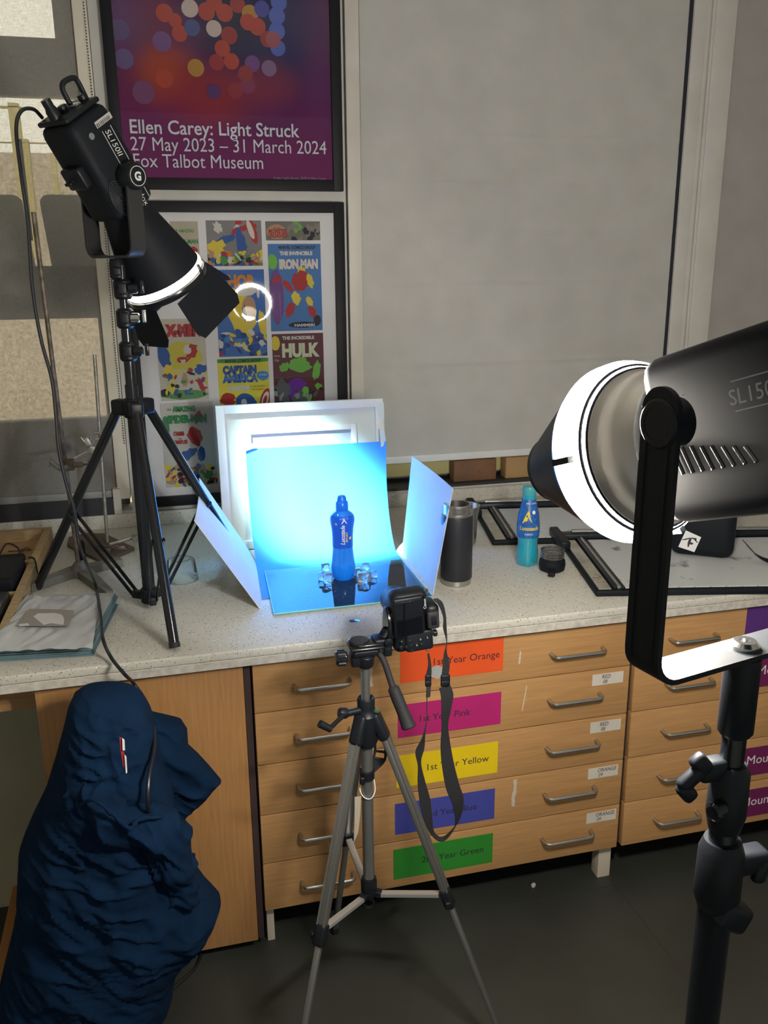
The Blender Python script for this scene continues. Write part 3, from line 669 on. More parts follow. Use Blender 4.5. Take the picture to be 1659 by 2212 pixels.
    hp = spline([(-.0, .015, zz), (-.0, .016, zz-.035), (0, .024, zz-.048), (0, .040, zz-.050), (0, .058, zz-.046), (0, .064, zz-.036), (0, .062, zz)], 6)
    b.tube(hp, .0062, 10); b.build('carry_handle', M_black, t)
    # yoke: two arms, bottom bar
    yk = MB(); R3 = M.to_3x3(); sv = R3 @ V((1, 0, 0)); hz = V((sv.x, sv.y, 0)).normalized(); per = V((-hz.y, hz.x, 0))
    pc = Cc+V((0, 0, .012))
    rr = .028; prof = []
    a0, a1 = pc-hz*hw, pc+hz*hw
    cl = [a0+V((0, 0, .012))]
    cl += [a0-V((0, 0, drop-rr))+hz*(rr-rr*math.cos(k/6*PI/2))-V((0, 0, rr*math.sin(k/6*PI/2))) for k in range(7)]
    cl += [a1-V((0, 0, drop-rr))-hz*(rr-rr*math.sin(k/6*PI/2))-V((0, 0, rr*math.cos(k/6*PI/2))) for k in range(7)]
    cl += [a1+V((0, 0, .012))]
    hwid = .021 if side > 0 else .023
    yk.strip(cl, [per*hwid]*len(cl), .006)
    for aa in (a0, a1): yk.lathe([(hwid, -.003), (hwid, .003)], aa+V((0, 0, .012)), hz, 24)
    for e in (-1, 1):
        yk.tube([p+per*(hwid*.62*e)+((hz*-.0035) if i < 4 else V((0, 0, 0))) for i, p in enumerate(cl[:3])], .0016, 6)
    ob = yk.build('yoke', M_yoke if side > 0 else M_yokeB, t)
    b = MB(); cc = pc+hz*hw*(-1 if side < 0 else 1); o_ = hz*(-1 if side < 0 else 1)
    kr = 1 if side > 0 else .8
    b.lathe([(.030*kr, -.02), (.030*kr, .012), (.027*kr, .018), (.021*kr, .018), (.021*kr, .0165), (.0001, .0165)], cc, o_, 40)
    if side < 0:
        for v in b.bm.verts:
            dd_ = (v.co-cc).dot(o_)
            if dd_ > 0: v.co -= o_*dd_*.7
    kb = b.build('tilt_knob', M_black, t)
    if side > 0:
        b = MB(); b.use(M_line)
        n_ = 40; ring = [cc+o_*.0188+(per*math.cos(2*PI*k/n_)+Z1*math.sin(2*PI*k/n_))*.0215 for k in range(n_)]
        b.tube(ring, .0009, 6, True)
        xd = -per if (-per).dot(RT) > 0 else per
        b.text('G', .026, cc+o_*.0172-xd*.0085-Z1*.009, xd, Z1, M_line, .0004, bold=.0012); b.build('emblem', None, kb, 'white circled letter on the knob')
    b = MB(); b.lathe([(.024, -.015), (.022, .004), (.013, .012)], pc-hz*hw*(-1 if side < 0 else 1), -o_, 24); b.build('tilt_knob', M_black, t)
    return M, hs, pc, hz, per
M_yokeB = mat('yoke_metal_darkened', (.012, .014, .017), .5, 0, spec=.2, bump=.05, bscale=500)  # near lamp's copy of the yoke metal, darkened to offset the ring's light
M_yoke = mat('yoke_metal', (.05, .052, .055), .38, .5, bump=.05, bscale=500)

# ---------- lamp on the counter (left)
CA = V((-.243, .322, 1.975)); TA = V((.205, .69, 1.085)); dA = (TA-CA).normalized()
ta = thing('studio_light', 'black studio light with barn doors tilted down at the blue backdrop, on the left stand', 'studio light', (-.24, .32, 1.80))
M, hsA, pcA, hzA, perA = lamp_head(ta, CA, dA, 1, .178, .086, 'SL150II', .168)
b = MB(M); b.lathe([(.056, .055), (.060, .075), (.066, .10), (.104, .245), (.106, .248), (.1045, .250), (.100, .246), (.062, .10), (.03, .095)], (0, 0, 0), (0, 0, 1), 56, False)
b.build('reflector', M_blackmt, ta)
b = MB(M); b.lathe([(.1035, .244), (.106, .247), (.1075, .252), (.1065, .261), (.104, .264)], (0, 0, 0), (0, 0, 1), 64, False); b.build('rim_glow', M_glowA, ta, 'bright rim where light escapes around the reflector')
b = MB(M); b.lathe([(.101, .268), (.110, .266), (.112, .272), (.110, .282), (.101, .282)], (0, 0, 0), (0, 0, 1), 64, False)
for a_ in (PI*1.33, PI*1.02, .35): b.box((.1095*math.cos(a_), .1095*math.sin(a_), .262), (.006, .006, .03), Matrix.Rotation(a_, 3, 'Z'))
b.build('barn_door_ring', M_blackgl, ta)
for k, (big, fl) in enumerate(((1, .28), (0, .5), (1, .35), (0, .25))):
    a_ = k*PI/2; ca, sa = math.cos(a_), math.sin(a_); out = V((ca, sa, 0)); tn = V((-sa, ca, 0))
    h0 = out*.104+V((0, 0, .283)); dirn = (V((0, 0, 1))*math.cos(fl)+out*math.sin(fl))
    w0, w1_, Ln = (.076, .087, .108) if big else (.050, .060, .100)
    mid = .3
    pl = [h0-tn*w0, h0-tn*w1_+dirn*Ln*.80, h0-tn*(w1_-.012)+dirn*Ln, h0+tn*(w1_-.012)+dirn*Ln, h0+tn*w1_+dirn*Ln*.80, h0+tn*w0]
    b = MB(M); b.slab(pl, out, .0016); b.build('barn_door', M_blackmt, ta)
sl = bpy.data.lights.new('bulb', 'SPOT'); sl.energy = LAMP_POWER; sl.spot_size = math.radians(30); sl.spot_blend = 1.0; sl.shadow_soft_size = .035; sl.color = (.50, .82, 1.0)
so = bpy.data.objects.new('bulb', sl); COL.objects.link(so); so.location = CA+dA*.14; so.rotation_euler = (V((.275, .70, 1.09))-so.location).to_track_quat('-Z', 'Y').to_euler()
so.parent = ta; so.matrix_parent_inverse = Matrix.Translation(ta.location).inverted()
sw = bpy.data.lights.new('bulb_spill', 'SPOT'); sw.energy = 10; sw.spot_size = math.radians(78); sw.spot_blend = 1; sw.shadow_soft_size = .03; sw.color = (.36, .76, 1.0)
so = bpy.data.objects.new('bulb_spill', sw); COL.objects.link(so); so.location = CA+dA*.14; so.rotation_euler = dA.to_track_quat('-Z', 'Y').to_euler(); so.parent = ta; so.matrix_parent_inverse = Matrix.Translation(ta.location).inverted()

# ---------- light stand on the counter
def knob(b, p, ax, r=.014, L=.02): b.lathe([(r*.6, 0), (r, .004), (r, L), (r*.7, L+.003)], p, ax, 16)
st = thing('light_stand', 'black light stand standing on the worktop left of the blue backdrop', 'light stand', (-.234, .317, C))
sx, sy = -.234, .317
def P3(z, dx=0, dy=0): return V((sx+dx, sy+dy, z))
b = MB(); b.cone(P3(C+.02), P3(1.50), .0165); b.build('pole', M_blackgl, st)
b = MB(); b.cone(P3(1.50), P3(1.64), .0135); b.build('pole', M_blackgl, st)
b = MB(); b.cone(P3(1.64), P3(1.79), .0105); b.build('pole', M_blackgl, st)
zc_ = 1.445
b = MB(); b.lathe([(.022, -.028), (.026, -.02), (.026, .012), (.021, .02)], P3(zc_), Z1, 24); hub = b.build('leg_collar', M_black, st)
for zz in (1.585, 1.665, 1.735):
    b = MB(); b.lathe([(.017, -.026), (.022, -.02), (.022, .016), (.016, .022)], P3(zz), Z1, 20)
    b.box(P3(zz, .0, -.024), (.022, .022, .028), None, .004); b.build('clamp_collar', M_black, st)
    b = MB(); knob(b, P3(zz, .012, -.03), (1, -.25, 0), .012, .022); b.box(P3(zz+.004, .046, -.04), (.010, .008, .030), None, .003); b.build('clamp_knob', M_chrome if 1.6 < zz < 1.7 else M_blackgl, st)
b = MB(); b.lathe([(.013, -.04), (.019, -.034), (.019, .0), (.014, .01)], V((-.243, .322, 1.795)), Z1, 20)
b.box(V((-.243, .300, 1.775)), (.02, .02, .02), None, .004); b.build('spigot_socket', M_black, st)
zb_ = C+.035
b = MB(); b.lathe([(.019, -.022), (.023, -.018), (.023, .016), (.019, .02)], P3(zb_), Z1, 20); b.build('base_collar', M_black, st)
feet = [V((-.177, .010, C)), V((-.545, .535, C)), V((.045, .545, C))]
for f in feet:
    hd = V((f.x-sx, f.y-sy, 0)).normalized(); top = P3(zc_-.006)+hd*.045; ff = f+V((0, 0, .010))
    ax = (top-ff).normalized()
    b = MB(); b.cone(ff, top, .0125, .0125, 20); b.use(M_blackgl); lg = b.build('leg', M_blackgl, st)
    b = MB(); b.cone(ff-ax*.002, ff+ax*.010, .0135, .0135, 20); b.build('rubber_foot', M_rubber, lg)
    b = MB(); b.bar(P3(zc_-.004)+hd*.015, P3(zc_-.004)+hd*.058, .034, .040, Z1, .007); b.build('leg_bracket', M_black, lg)
    mid = ff+(top-ff)*.44; lo = P3(zb_-.004)+hd*.045
    b = MB(); pr = hd.cross(Z1)
    for e in (-1, 1):
        b.bar(mid+pr*.0135*e, lo+pr*.010*e, .003, .011, Z1, .0008)
        b.lathe([(.006, 0), (.005, .003)], mid+pr*.015*e, pr*e, 12)
    b.build('brace', M_blackgl, lg)
    b = MB(); b.bar(P3(zb_-.004)+hd*.012, P3(zb_-.004)+hd*.052, .018, .022, Z1, .003); b.build('brace_bracket', M_black, lg)

# ---------- power cable of that lamp
cab = [CA+dA*-.255+V((-.02, -.02, -.028))]
cpts = [(92, 255, .30), (72, 236, .28), (46, 240, .26), (35, 280, .26), (46, 380, .25), (60, 480, .25), (70, 620, .24), (88, 730, .23), (112, 820, .22), (121, 900, .21), (127, 970, .20), (142, 1040, .19), (160, 1100, .18), (170, 1170, .17), (186, 1215, .16)]
pts = [oy(*p) for p in cpts]
pts += [oz(207, 1265, .955), oz(216, 1320, .952), oz(222, 1378, .950), oz(240, 1420, .915), oz(268, 1455, .907), V((-.250, -.028, .908)) if False else oy(290, 1478, -.045), oy(322, 1530, -.10), oy(334, 1600, -.22), oy(322, 1680, -.31), oy(320, 1745, -.33), oy(328, 1775, -.26)]
b = MB(); b.tube(spline(pts, 8), .0042, 10)
tag(b.build('power_cable', M_cable), 'black power cable looping from the left studio light down over the worktop edge', 'cable')
b = MB(); b.tube(spline([oz(405, 2010, .02), oz(420, 2018, .005), oz(435, 2045, .005), oz(425, 2085, .005), oz(385, 2125, .005), oz(345, 2160, .005), oz(322, 2200, .005), oz(312, 2260, .005)], 8), .0042, 10)
tag(b.build('power_cable', M_cable), 'black cable lying on the floor beside the navy jacket', 'cable')

# ---------- near lamp (right) aimed at the bottle
OB = O0+ray(1397, 970)*1.05; TB = V((.30, .40, 1.02)); dB = (V((.03, .50, 1.02))-OB).normalized()
CB = OB-dB*.178
tb = thing('studio_light', 'large out-of-frame black studio light at the right with a glowing ring and ribbed snoot', 'studio light', (CB.x, CB.y, CB.z-.24))
M, hsB, pcB, hzB, perB = lamp_head(tb, CB, dB, -1, .262, .148, 'SL150II', .25, .084, .09)
b = MB(M); b.lathe([(.055, .10), (.080, .128), (.084, .134), (.093, .160), (.095, .168)], (0, 0, 0), (0, 0, 1), 64, False); b.build('reflector', M_bowl, tb, 'satin silver reflector plate')
b = MB(M)
for (r_, z_) in ((.0955, .170), (.101, .176)): b.tube([(r_*math.cos(2*PI*k/64), r_*math.sin(2*PI*k/64), z_) for k in range(64)], .0022, 6, True)
b.build('retaining_ring', M_blackmetal, tb)
b = MB(M); b.lathe([(.097, .181), (.108, .184), (.1105, .192), (.1105, .210), (.1045, .220)], (0, 0, 0), (0, 0, 1), 72, False); b.build('glowing_ring', M_glow, tb, 'blown-out glowing ring of diffuser')
b = MB(M); b.lathe([(.1035, .219), (.1055, .222), (.1035, .226)], (0, 0, 0), (0, 0, 1), 72, False)
for a_ in (PI, PI*1.62): b.box((.110*math.cos(a_), .110*math.sin(a_), .198), (.008, .008, .03), Matrix.Rotation(a_, 3, 'Z'))
b.build('clip_ring', M_black, tb)
prof = [(.1035, .214)]
for k in range(14):
    t = k/13; r = .1035-.0555*t**1.0; z_ = .222+.125*t; prof += [(r, z_), (r-.0005, z_+.0035), (r-.0040, z_+.0045), (r-.0040, z_+.0085)]
prof += [(.045, .360), (.042, .362), (.039, .355)]
b = MB(M); b.lathe(prof, (0, 0, 0), (0, 0, 1), 64, False); b.build('snoot', mat('snoot_plastic', (.035, .045, .06), .35), tb, 'ribbed black conical snoot')
sb = bpy.data.lights.new('bulb', 'SPOT'); sb.energy = 20; sb.spot_size = math.radians(40); sb.spot_blend = .6; sb.shadow_soft_size = .02; sb.color = (.85, .93, 1)
so = bpy.data.objects.new('bulb', sb); COL.objects.link(so); so.location = CB+dB*.41; so.rotation_euler = dB.to_track_quat('-Z', 'Y').to_euler()
so.parent = tb; so.matrix_parent_inverse = Matrix.Translation(tb.location).inverted()
# stand knob on the yoke bar
yb = pcB-V((0, 0, .262))
b = MB(); b.lathe([(.016, .003), (.016, .007), (.012, .011), (.006, .011), (.005, .007), (.0001, .007)], yb, Z1, 32); b.build('mounting_bolt', M_chrome, tb, 'round dark chrome bolt on the yoke bar')
s2 = thing('light_stand', 'black light stand in the right foreground holding the near studio light', 'light stand', (yb.x, yb.y, 0))
def Q(z, dx=0, dy=0): return V((yb.x+dx, yb.y+dy, z))
b = MB(); b.lathe([(.0135, 0), (.0195, -.004), (.0195, -.095), (.016, -.100), (.0001, -.100)], yb-V((0, 0, .003)), Z1, 28)
b.build('spigot_socket', M_black, s2)
b = MB(); b.cone(Q(yb.z-.22), Q(yb.z-.09), .0135, None, 24); b.build('pole', M_blackgl, s2)
b = MB(); b.cone(Q(yb.z-.40), Q(yb.z-.20), .0165, None, 24); b.build('pole', M_blackgl, s2)
b = MB(); b.cone(Q(.10), Q(yb.z-.29), .0200, None, 24); b.build('pole', M_blackgl, s2)
zq = yb.z-.155
b = MB(); b.lathe([(.017, .035), (.022, .025), (.0225, -.03), (.018, -.05)], Q(zq-.02), Z1, 24); b.box(Q(zq+.012, -.026, 0), (.034, .022, .026), None, .006); b.build('clamp_collar', M_black, s2)
def wing(c, ang, L=.045):
    b = MB(); R = Matrix.Rotation(ang, 3, 'Y')
    b.box(c, (L, .014, .018), R, .006)
    b.box(V(c)+R @ V((-L*.42, 0, -.010)), (.018, .014, .026), R, .006); b.box(V(c)+R @ V((L*.30, 0, .006)), (.02, .015, .026), R, .006); return b
wing(Q(zq+.016, -.055, -.012), -.7).build('clamp_knob', M_black, s2)
b = MB(); knob(b, Q(zq-.032, -.015, -.012), (-1, -.4, 0), .011, .016); b.build('clamp_bolt', M_blackgl, s2)
zr = yb.z-.275
b = MB(); b.lathe([(.021, .035), (.026, .02), (.027, -.04), (.022, -.055)], Q(zr), Z1, 24); b.box(Q(zr, .035, 0), (.05, .028, .03), None, .007); b.build('clamp_collar', M_black, s2)
wing(Q(zr-.01, .075, -.01), .25, .06).build('clamp_knob', M_black, s2)
b = MB(); b.box(Q(zr-.062, .012, -.012), (.045, .03, .035), Matrix.Rotation(.5, 3, 'Y'), .008); b.build('clamp_lever', M_black, s2)
b = MB(); b.lathe([(.024, -.02), (.030, -.015), (.030, .015), (.024, .02)], Q(.48), Z1, 24); b.build('leg_collar', M_black, s2)
for k in range(3):
    a_ = math.radians(85+120*k); hd = V((math.cos(a_), math.sin(a_), 0)); b = MB(); b.cone(Q(.48)+hd*.03, Q(.012)+hd*.42, .0125); b.build('leg', M_blackgl, s2)

# ================================================================== BACKDROP SET
# leaning white picture frame behind the paper
wf = thing('white_picture_frame', 'white double-mounted picture frame leaning upright behind the blue paper', 'picture frame', (.27, .77, C))
fx0, fx1 = -.002, .535; fyb, fyt, fzt = .762, .80, C+.462
up_ = V((0, fyt-fyb, fzt-C)).normalized(); FN = V((0, -up_.z, up_.y))
Hf = math.hypot(fyt-fyb, fzt-C)
def FP_(x, h, o=0): return V((x, fyb, C+.0005))+up_*h+FN*o
Rf = Matrix((X1, up_, -FN)).transposed()
def fbox(b, x0, x1, h0, h1, o0, o1, bev=.001): b.box(FP_((x0+x1)/2, (h0+h1)/2, (o0+o1)/2), (x1-x0, h1-h0, abs(o1-o0)), Matrix((X1, up_, X1.cross(up_))).transposed(), bev)
b = MB(); w_ = .026
fbox(b, fx0, fx0+w_, 0, Hf, 0, .03); fbox(b, fx1-w_, fx1, 0, Hf, 0, .03); fbox(b, fx0+w_, fx1-w_, 0, w_, 0, .03); fbox(b, fx0+w_, fx1-w_, Hf-w_, Hf, 0, .03)
b.build('frame', M_white, wf)
b = MB(); mw = .062
a0, a1, h0, h1 = fx0+w_, fx1-w_, w_, Hf-w_
for q in ((a0, a0+mw, h0, h1), (a1-mw, a1, h0, h1), (a0+mw, a1-mw, h0, h0+mw), (a0+mw, a1-mw, h1-mw+.01, h1)): fbox(b, *q, .002, .012, 0)
b.build('mount', mat('cream_mount', (.66, .66, .56), .7), wf, 'cream mount board')
b = MB(); i0, i1, j0, j1 = a0+mw, a1-mw, h0+mw, h1-mw+.01; iw = .018
for q in ((i0, i0+iw, j0, j1), (i1-iw, i1, j0, j1), (i0+iw, i1-iw, j0, j0+iw), (i0+iw, i1-iw, j1-iw, j1)): fbox(b, *q, .002, .016, .001)
b.build('inner_frame', M_white, wf)
b = MB(); fbox(b, i0+iw, i1-iw, j0+iw, j1-iw, .001, .006, 0); b.build('picture', mat('pale_picture', (.36, .38, .42), .25), wf, 'pale grey-blue picture surface')
b = MB(); fbox(b, fx0+.01, fx1-.01, .01, Hf-.01, -.004, .0005, 0); b.build('backing_board', mat('backing', (.3, .25, .2), .8), wf)

# blue paper sweep
bp0, bp1 = .060, .528
ptop = V((0, .742, C+.330)); 
def paper_prof(v):
    # v 0..1 from front edge along counter then curving up
    fl, rad_ = .235, .035
    L1_ = fl; L2_ = .315+.02
    y0 = .278
    if v < .42: return (y0+v/.42*.31, C+.0012)
    t = min(1, (v-.42)/.58)
    # soft curve
    y = y0+.31+.155*(1-(max(0, 1-t))**2.2)*.95; z = C+.0012+.328*(t**1.5*.55+t*.45)
    return (y, z)
def paper(u, v):
    y, z = paper_prof(v)
    x0 = .064+.018*min(1, v/.42) ; x1 = .520+.016*v
    x = x0+(x1-x0)*u
    if v > .42: t = min(1, (v-.42)/.58); y += -.010*math.sin(PI*t)*(1 if u > .95 else 0)*0+.006*math.sin(u*PI)*math.sin(PI*t)
    yy = y+(.006*(1-u) if v < .42 else .006*(1-u))
    return (x, yy, z)
b = MB(); b.grid(paper, 24, 60, .0008, (0, -.4, .9))
tag(b.build('blue_paper', mat('cyan_blue_paper', (.055, .31, .86), .8), fix=True), 'bright blue paper sheet sweeping from the worktop up to the white frame', 'paper backdrop')
# masking tapes
M_tape = mat('masking_tape', (.62, .66, .60), .55)
def tape(pts, Y, lab, off=.002):
    q = [oy(px, py, Y) for px, py in pts]; b = MB(); b.slab(q, (0, 1, .0), .0015)
    tag(b.build('masking_tape', M_tape), lab, 'tape', None)
tape(((512, 965), (540, 955), (554, 966), (527, 976)), .735, 'strip of pale tape on the left top corner of the blue paper')
tape(((820, 926), (830, 930), (835, 960), (823, 966)), .735, 'strip of pale tape on the right top corner of the blue paper')
tape(((812, 870), (829, 869), (831, 934), (822, 935)), .765, 'long pale tape strip over the right top corner of the white frame')
# glass sheet
b = MB(); gz = C+.004
g = [oz(592, 1328, gz), oz(934, 1290, gz), oz(867, 1210, gz), oz(572, 1235, gz)]
b.slab(g, Z1, .003); M_glass = clearish('clear_glass_sheet', (.93, .98, .97), .02, .02, 1.5); 
gs = thing('glass_sheet', 'clear glass sheet lying on the front of the blue paper', 'glass', (.3, .35, C))
b.build('pane', M_glass, gs)
b = MB()
for i in range(4): b.bar(V(g[i])+V((0, 0, .0015)), V(g[(i+1) % 4])+V((0, 0, .0015)), .0014, .0034)
b.build('ground_edge', mat('glass_edge_green', (.20, .62, .60), .2), gs, 'greenish ground edge of the glass')
# reflector cards
def card(P, lab):
    n = (P[1]-P[0]).cross(P[3]-P[0]).normalized()
    b = MB(); b.grid(lambda u, v: (P[0]*(1-u)+P[1]*u)*(1-v)+(P[3]*(1-u)+P[2]*u)*v+n*(.006*math.sin(PI*u)), 10, 10, .002, n)
    tag(b.build('white_card', M_card), lab, 'card', 'white bounce cards')
card([oz(561, 1316, C), oz(548, 1205, C), oy(430, 1033, .60), oy(419, 1125, .27)], 'white card leaning outward left of the blue paper')
card([oz(935, 1284, C), oz(868, 1196, C), oy(890, 985, .58), oy(978, 1055, .26)], 'white card standing right of the blue paper beside the black flask')

# ================================================================== BOTTLES
M_blueliq = mat('blue_drink', (.006, .22, .90), .12, coat=.6, vary=.03)
M_bluecap = mat('blue_cap', (.004, .16, .80), .3)
def lathe_warp(o, prof_r):
    def wfn(ang0, h0, scale=1, rot90=False, off=.0006):
        def f(x, y):
            if rot90: hx, hy = -y, x
            else: hx, hy = x, y
            h = h0+hy; r = prof_r(h)+off; a = ang0+hx/r
            return V((o.x+r*math.sin(a), o.y-r*math.cos(a), o.z+h))
        return f
    return wfn
def interp(prof):
    def f(h):
        for (r0, h0), (r1, h1) in zip(prof, prof[1:]):
            if h0 <= h <= h1 and h1 > h0: return r0+(r1-r0)*(h-h0)/(h1-h0)
        return prof[-1][0]
    return f
gz2 = gz+.0032
o1 = oz(742, 1248, gz2)
bt = thing('drink_bottle', 'blue sports drink bottle standing on the glass in front of the bright paper', 'bottle', tuple(o1))
pr = [(.001, .004), (.020, .001), (.027, .0), (.031, .006), (.0345, .018), (.0352, .032), (.0340, .046)]
for k in range(9): h = .052+k*.0055; r = .0335-(.0345-.0300)*((h-.052)/.05); pr += [(r, h), (r-.0007, h+.0028)]
pr += [(.0298, .104), (.0295, .125), (.0310, .150), (.0340, .168), (.0350, .178), (.0335, .188), (.028, .197), (.020, .2025), (.0165, .206), (.0160, .214)]
b = MB(); b.lathe(pr, o1, Z1, 56); b.build('body', M_blueliq, bt)
b = MB(); b.lathe([(.0172, .205), (.0182, .207), (.0178, .211), (.0182, .2125), (.0175, .228), (.0155, .231), (.0135, .232), (.0125, .242), (.0095, .2475), (.0001, .248)], o1, Z1, 40); b.build('cap', M_bluecap, bt)
lp = [(.0299, .098), (.0301, .104), (.0301, .125), (.0316, .150), (.0346, .168), (.0356, .178), (.0343, .187), (.031, .193)]
b = MB(); b.lathe(lp, o1, Z1, 56, False); lb = b.build('label', mat('blue_label', (.004, .10, .70), .3), bt, 'deep blue printed label')
wf_ = lathe_warp(o1, interp(lp)); cam_ang = math.atan2(CX-o1.x, -(CY-o1.y))
M_ly = mat('label_yellow', (.60, .60, .05), .5)
b = MB()
b.text('LUCOZADE', .0, (0, 0, 0), X1, Z1, M_white2) if False else None
b.text('Lucozade', .0175, (0, 0, 0), X1, Z1, M_white2, warp=wf_(cam_ang+.20, .110, rot90=True), bold=.0003, shear=.2, wid=.88)
b.text('SPORT', .0095, (0, 0, 0), X1, Z1, M_ly, warp=wf_(cam_ang+.50, .117, rot90=True, off=.0006), bold=.0002, wid=1.1)
b.build('label_text', None, lb)
b = MB()
for (col, a_, h_, r_) in ((mat('label_grey', (.30, .35, .45), .5), -.52, .172, .0042), (M_ly, .78, .128, .0046)):
    b.use(col); f_ = wf_(cam_ang+a_, h_, off=.0007); vs = [b._v(f_(r_*math.cos(k/16*2*PI), r_*math.sin(k/16*2*PI))) for k in range(16)]; b._f(vs)
b.use(M_white2)
f_ = wf_(cam_ang+.16, .178, off=.0008)
for sgn in (-1, 1):
    vs = [b._v(f_(x, y)) for x, y in ((0, .007), (sgn*.0012, .0065), (sgn*.009, -.004), (sgn*.007, -.0045), (0, .004))]; b._f(vs)
f_ = wf_(cam_ang+.1, .186, off=.0010); b.use(mat('label_lilac', (.25, .25, .70), .5))
for yy in (0, .0024): b._f([b._v(f_(x, y)) for x, y in ((-.010, yy), (.014, yy+.001), (.014, yy+.0024), (-.010, yy+.0014))])
b.build('label_mark', None, lb)
b = MB(); b.text('LIMITED', .005, (0, 0, 0), X1, Z1, mat('label_grey2', (.10, .20, .45), .5), warp=wf_(cam_ang-.25, .0995)); b.build('label_text', None, lb)

# ice
M_ice = bpy.data.materials.new('clear_ice'); M_ice.use_nodes = True
bb = M_ice.node_tree.nodes['Principled BSDF']; bb.inputs['Base Color'].default_value = (.9, .97, 1, 1); bb.inputs['Roughness'].default_value = .04; bb.inputs['IOR'].default_value = 1.31; sock(bb, 'Transmission Weight').default_value = .92
def ice(px, py, s, lab=None, z=0):
    s *= 1.3; c = oz(px, py, gz2)+V((0, 0, s*.72+z*1.3)); b = MB(); t = bmesh.new(); bmesh.ops.create_cube(t, size=1); bmesh.ops.subdivide_edges(t, edges=t.edges[:], cuts=4, use_grid_fill=True)
    ang = random.uniform(0, 3)
    for v in t.verts:
        v.co = v.co.lerp(v.co.normalized()*.62, .45); v.co *= s*1.5
        v.co += noise.noise_vector(v.co*90+V((px, py, 0)))*s*.16
    b.merge(t, Matrix.Translation(c) @ Matrix.Rotation(ang, 4, 'Z') @ Matrix.Rotation(random.uniform(-.1, .1), 4, 'X'))
    tag(b.build('ice_cube', M_ice, sharp=25), lab, 'ice cube', 'clear ice cubes around the bottle')
for (px, py, s, z, lab) in ((697, 1252, .012, 0, 'clear ice cube left of the blue bottle, farthest left'), (709, 1257, .013, 0, 'clear ice cube touching the left foot of the blue bottle'), (704, 1248, .010, .019, 'small clear ice cube lying on top of the two left of the bottle'),
                            (774, 1243, .011, 0, 'clear ice cube just right of the blue bottle foot'), (788, 1256, .014, 0, 'largest clear ice cube in the pile right of the bottle'), (806, 1247, .010, 0, 'clear ice cube at the right end of the pile by the bottle'), (790, 1244, .010, .016, 'clear ice cube on top of the pile right of the bottle'), (780, 1262, .009, 0, 'small clear ice cube at the front of the pile right of the bottle')):
    ice(px, py, s, lab, z)
# water drops on the glass: nobody could count them
b = MB()
for _ in range(160):
    if random.random() < .6: px, py = random.gauss(740, 55), random.gauss(1262, 12)
    else: px, py = random.uniform(640, 880), random.uniform(1225, 1300)
    q = oz(px, py, gz2); 
    r = random.uniform(.0005, .0022); b.lathe([(r, 0), (r*.8, r*.35), (.0001, r*.5)], q, Z1, 8, False)
o = b.build('water_drops', M_ice); o['kind'] = 'stuff'; tag(o, 'scattered water droplets on the glass sheet around the bottle', 'water drops')
b = MB(); q = oz(765, 1341, C+.0006); b.disc(q, .014, X1, V((0, 1, 0)), 20, .008, .3); b.slab([q+V((.012*math.cos(k/8*2*PI), .007*math.sin(k/8*2*PI), 0)) for k in range(8)], Z1, .0012)
tag(b.build('water_puddle', clearish('thin_water', (1, 1, 1), 0, .03, 1.33)), 'small clear water blot on the worktop in front of the glass sheet', 'water')

# second bottle
o2 = oz(1138, 1219, C); 
b2 = thing('drink_bottle', 'turquoise energy drink bottle with yellow and blue label among the paper cutters', 'bottle', tuple(o2))
pr = [(.001, .006), (.016, .003), (.026, .0), (.031, .006), (.0335, .022), (.0325, .045), (.030, .062), (.0298, .078), (.0325, .094), (.0340, .105), (.0335, .130), (.0305, .160), (.0255, .180), (.0215, .200), (.0195, .212), (.0185, .222)]
b = MB(); b.lathe(pr, o2, Z1, 50)
for v in b.bm.verts:
    h = v.co.z-o2.z
    if h < .03: a_ = math.atan2(v.co.y-o2.y, v.co.x-o2.x); k_ = 1-.09*(1-h/.03)*(1+math.cos(5*a_)); v.co.x = o2.x+(v.co.x-o2.x)*k_; v.co.y = o2.y+(v.co.y-o2.y)*k_
b.build('body', mat('turquoise_drink', (.02, .33, .46), .12, coat=.6), b2)
b = MB(); b.lathe([(.0195, .220), (.0205, .222), (.0205, .243), (.0195, .246), (.0001, .2465)], o2, Z1, 30); b.build('cap', mat('turquoise_cap', (.06, .36, .42), .35), b2)
lp2 = [(.0328, .092), (.0346, .105), (.0341, .130), (.0311, .160), (.0262, .180), (.0222, .200), (.0205, .208)]
b = MB(); b.lathe(lp2, o2, Z1, 50, False); l2 = b.build('label', mat('blue_energy_label', (.02, .12, .42), .35, vary=.4, vscale=120), b2)
wf2 = lathe_warp(o2, interp(lp2)); ca2 = math.atan2(CX-o2.x, -(CY-o2.y))
b = MB(); b.text('Lucozade', .0170, (0, 0, 0), X1, Z1, M_ly, warp=wf2(ca2-.80, .118), bold=.0004, shear=.25, wid=.95)
b.text('ENERGY', .008, (0, 0, 0), X1, Z1, M_white2, warp=wf2(ca2-.3, .103), wid=.9)
b.text('ZERO SUGAR', .006, (0, 0, 0), X1, Z1, M_white2, warp=wf2(ca2-.4, .196))
b.build('label_text', None, l2)
b = MB(); b.use(M_ly); f_ = wf2(ca2-.1, .142, off=.0008)
for poly in (((-.016, -.004), (-.008, .016), (.002, .036), (.004, .022), (.000, .006)), ((.004, .034), (.010, .012), (.016, -.002), (.006, .010), (.001, .022))): b._f([b._v(f_(x, y)) for x, y in poly])
b.use(M_white2); f_ = wf2(ca2+.55, .172, off=.001); b._f([b._v(f_(.0055*math.cos(k/16*2*PI), .0055*math.sin(k/16*2*PI))) for k in range(16)])
b.build('label_mark', None, l2)

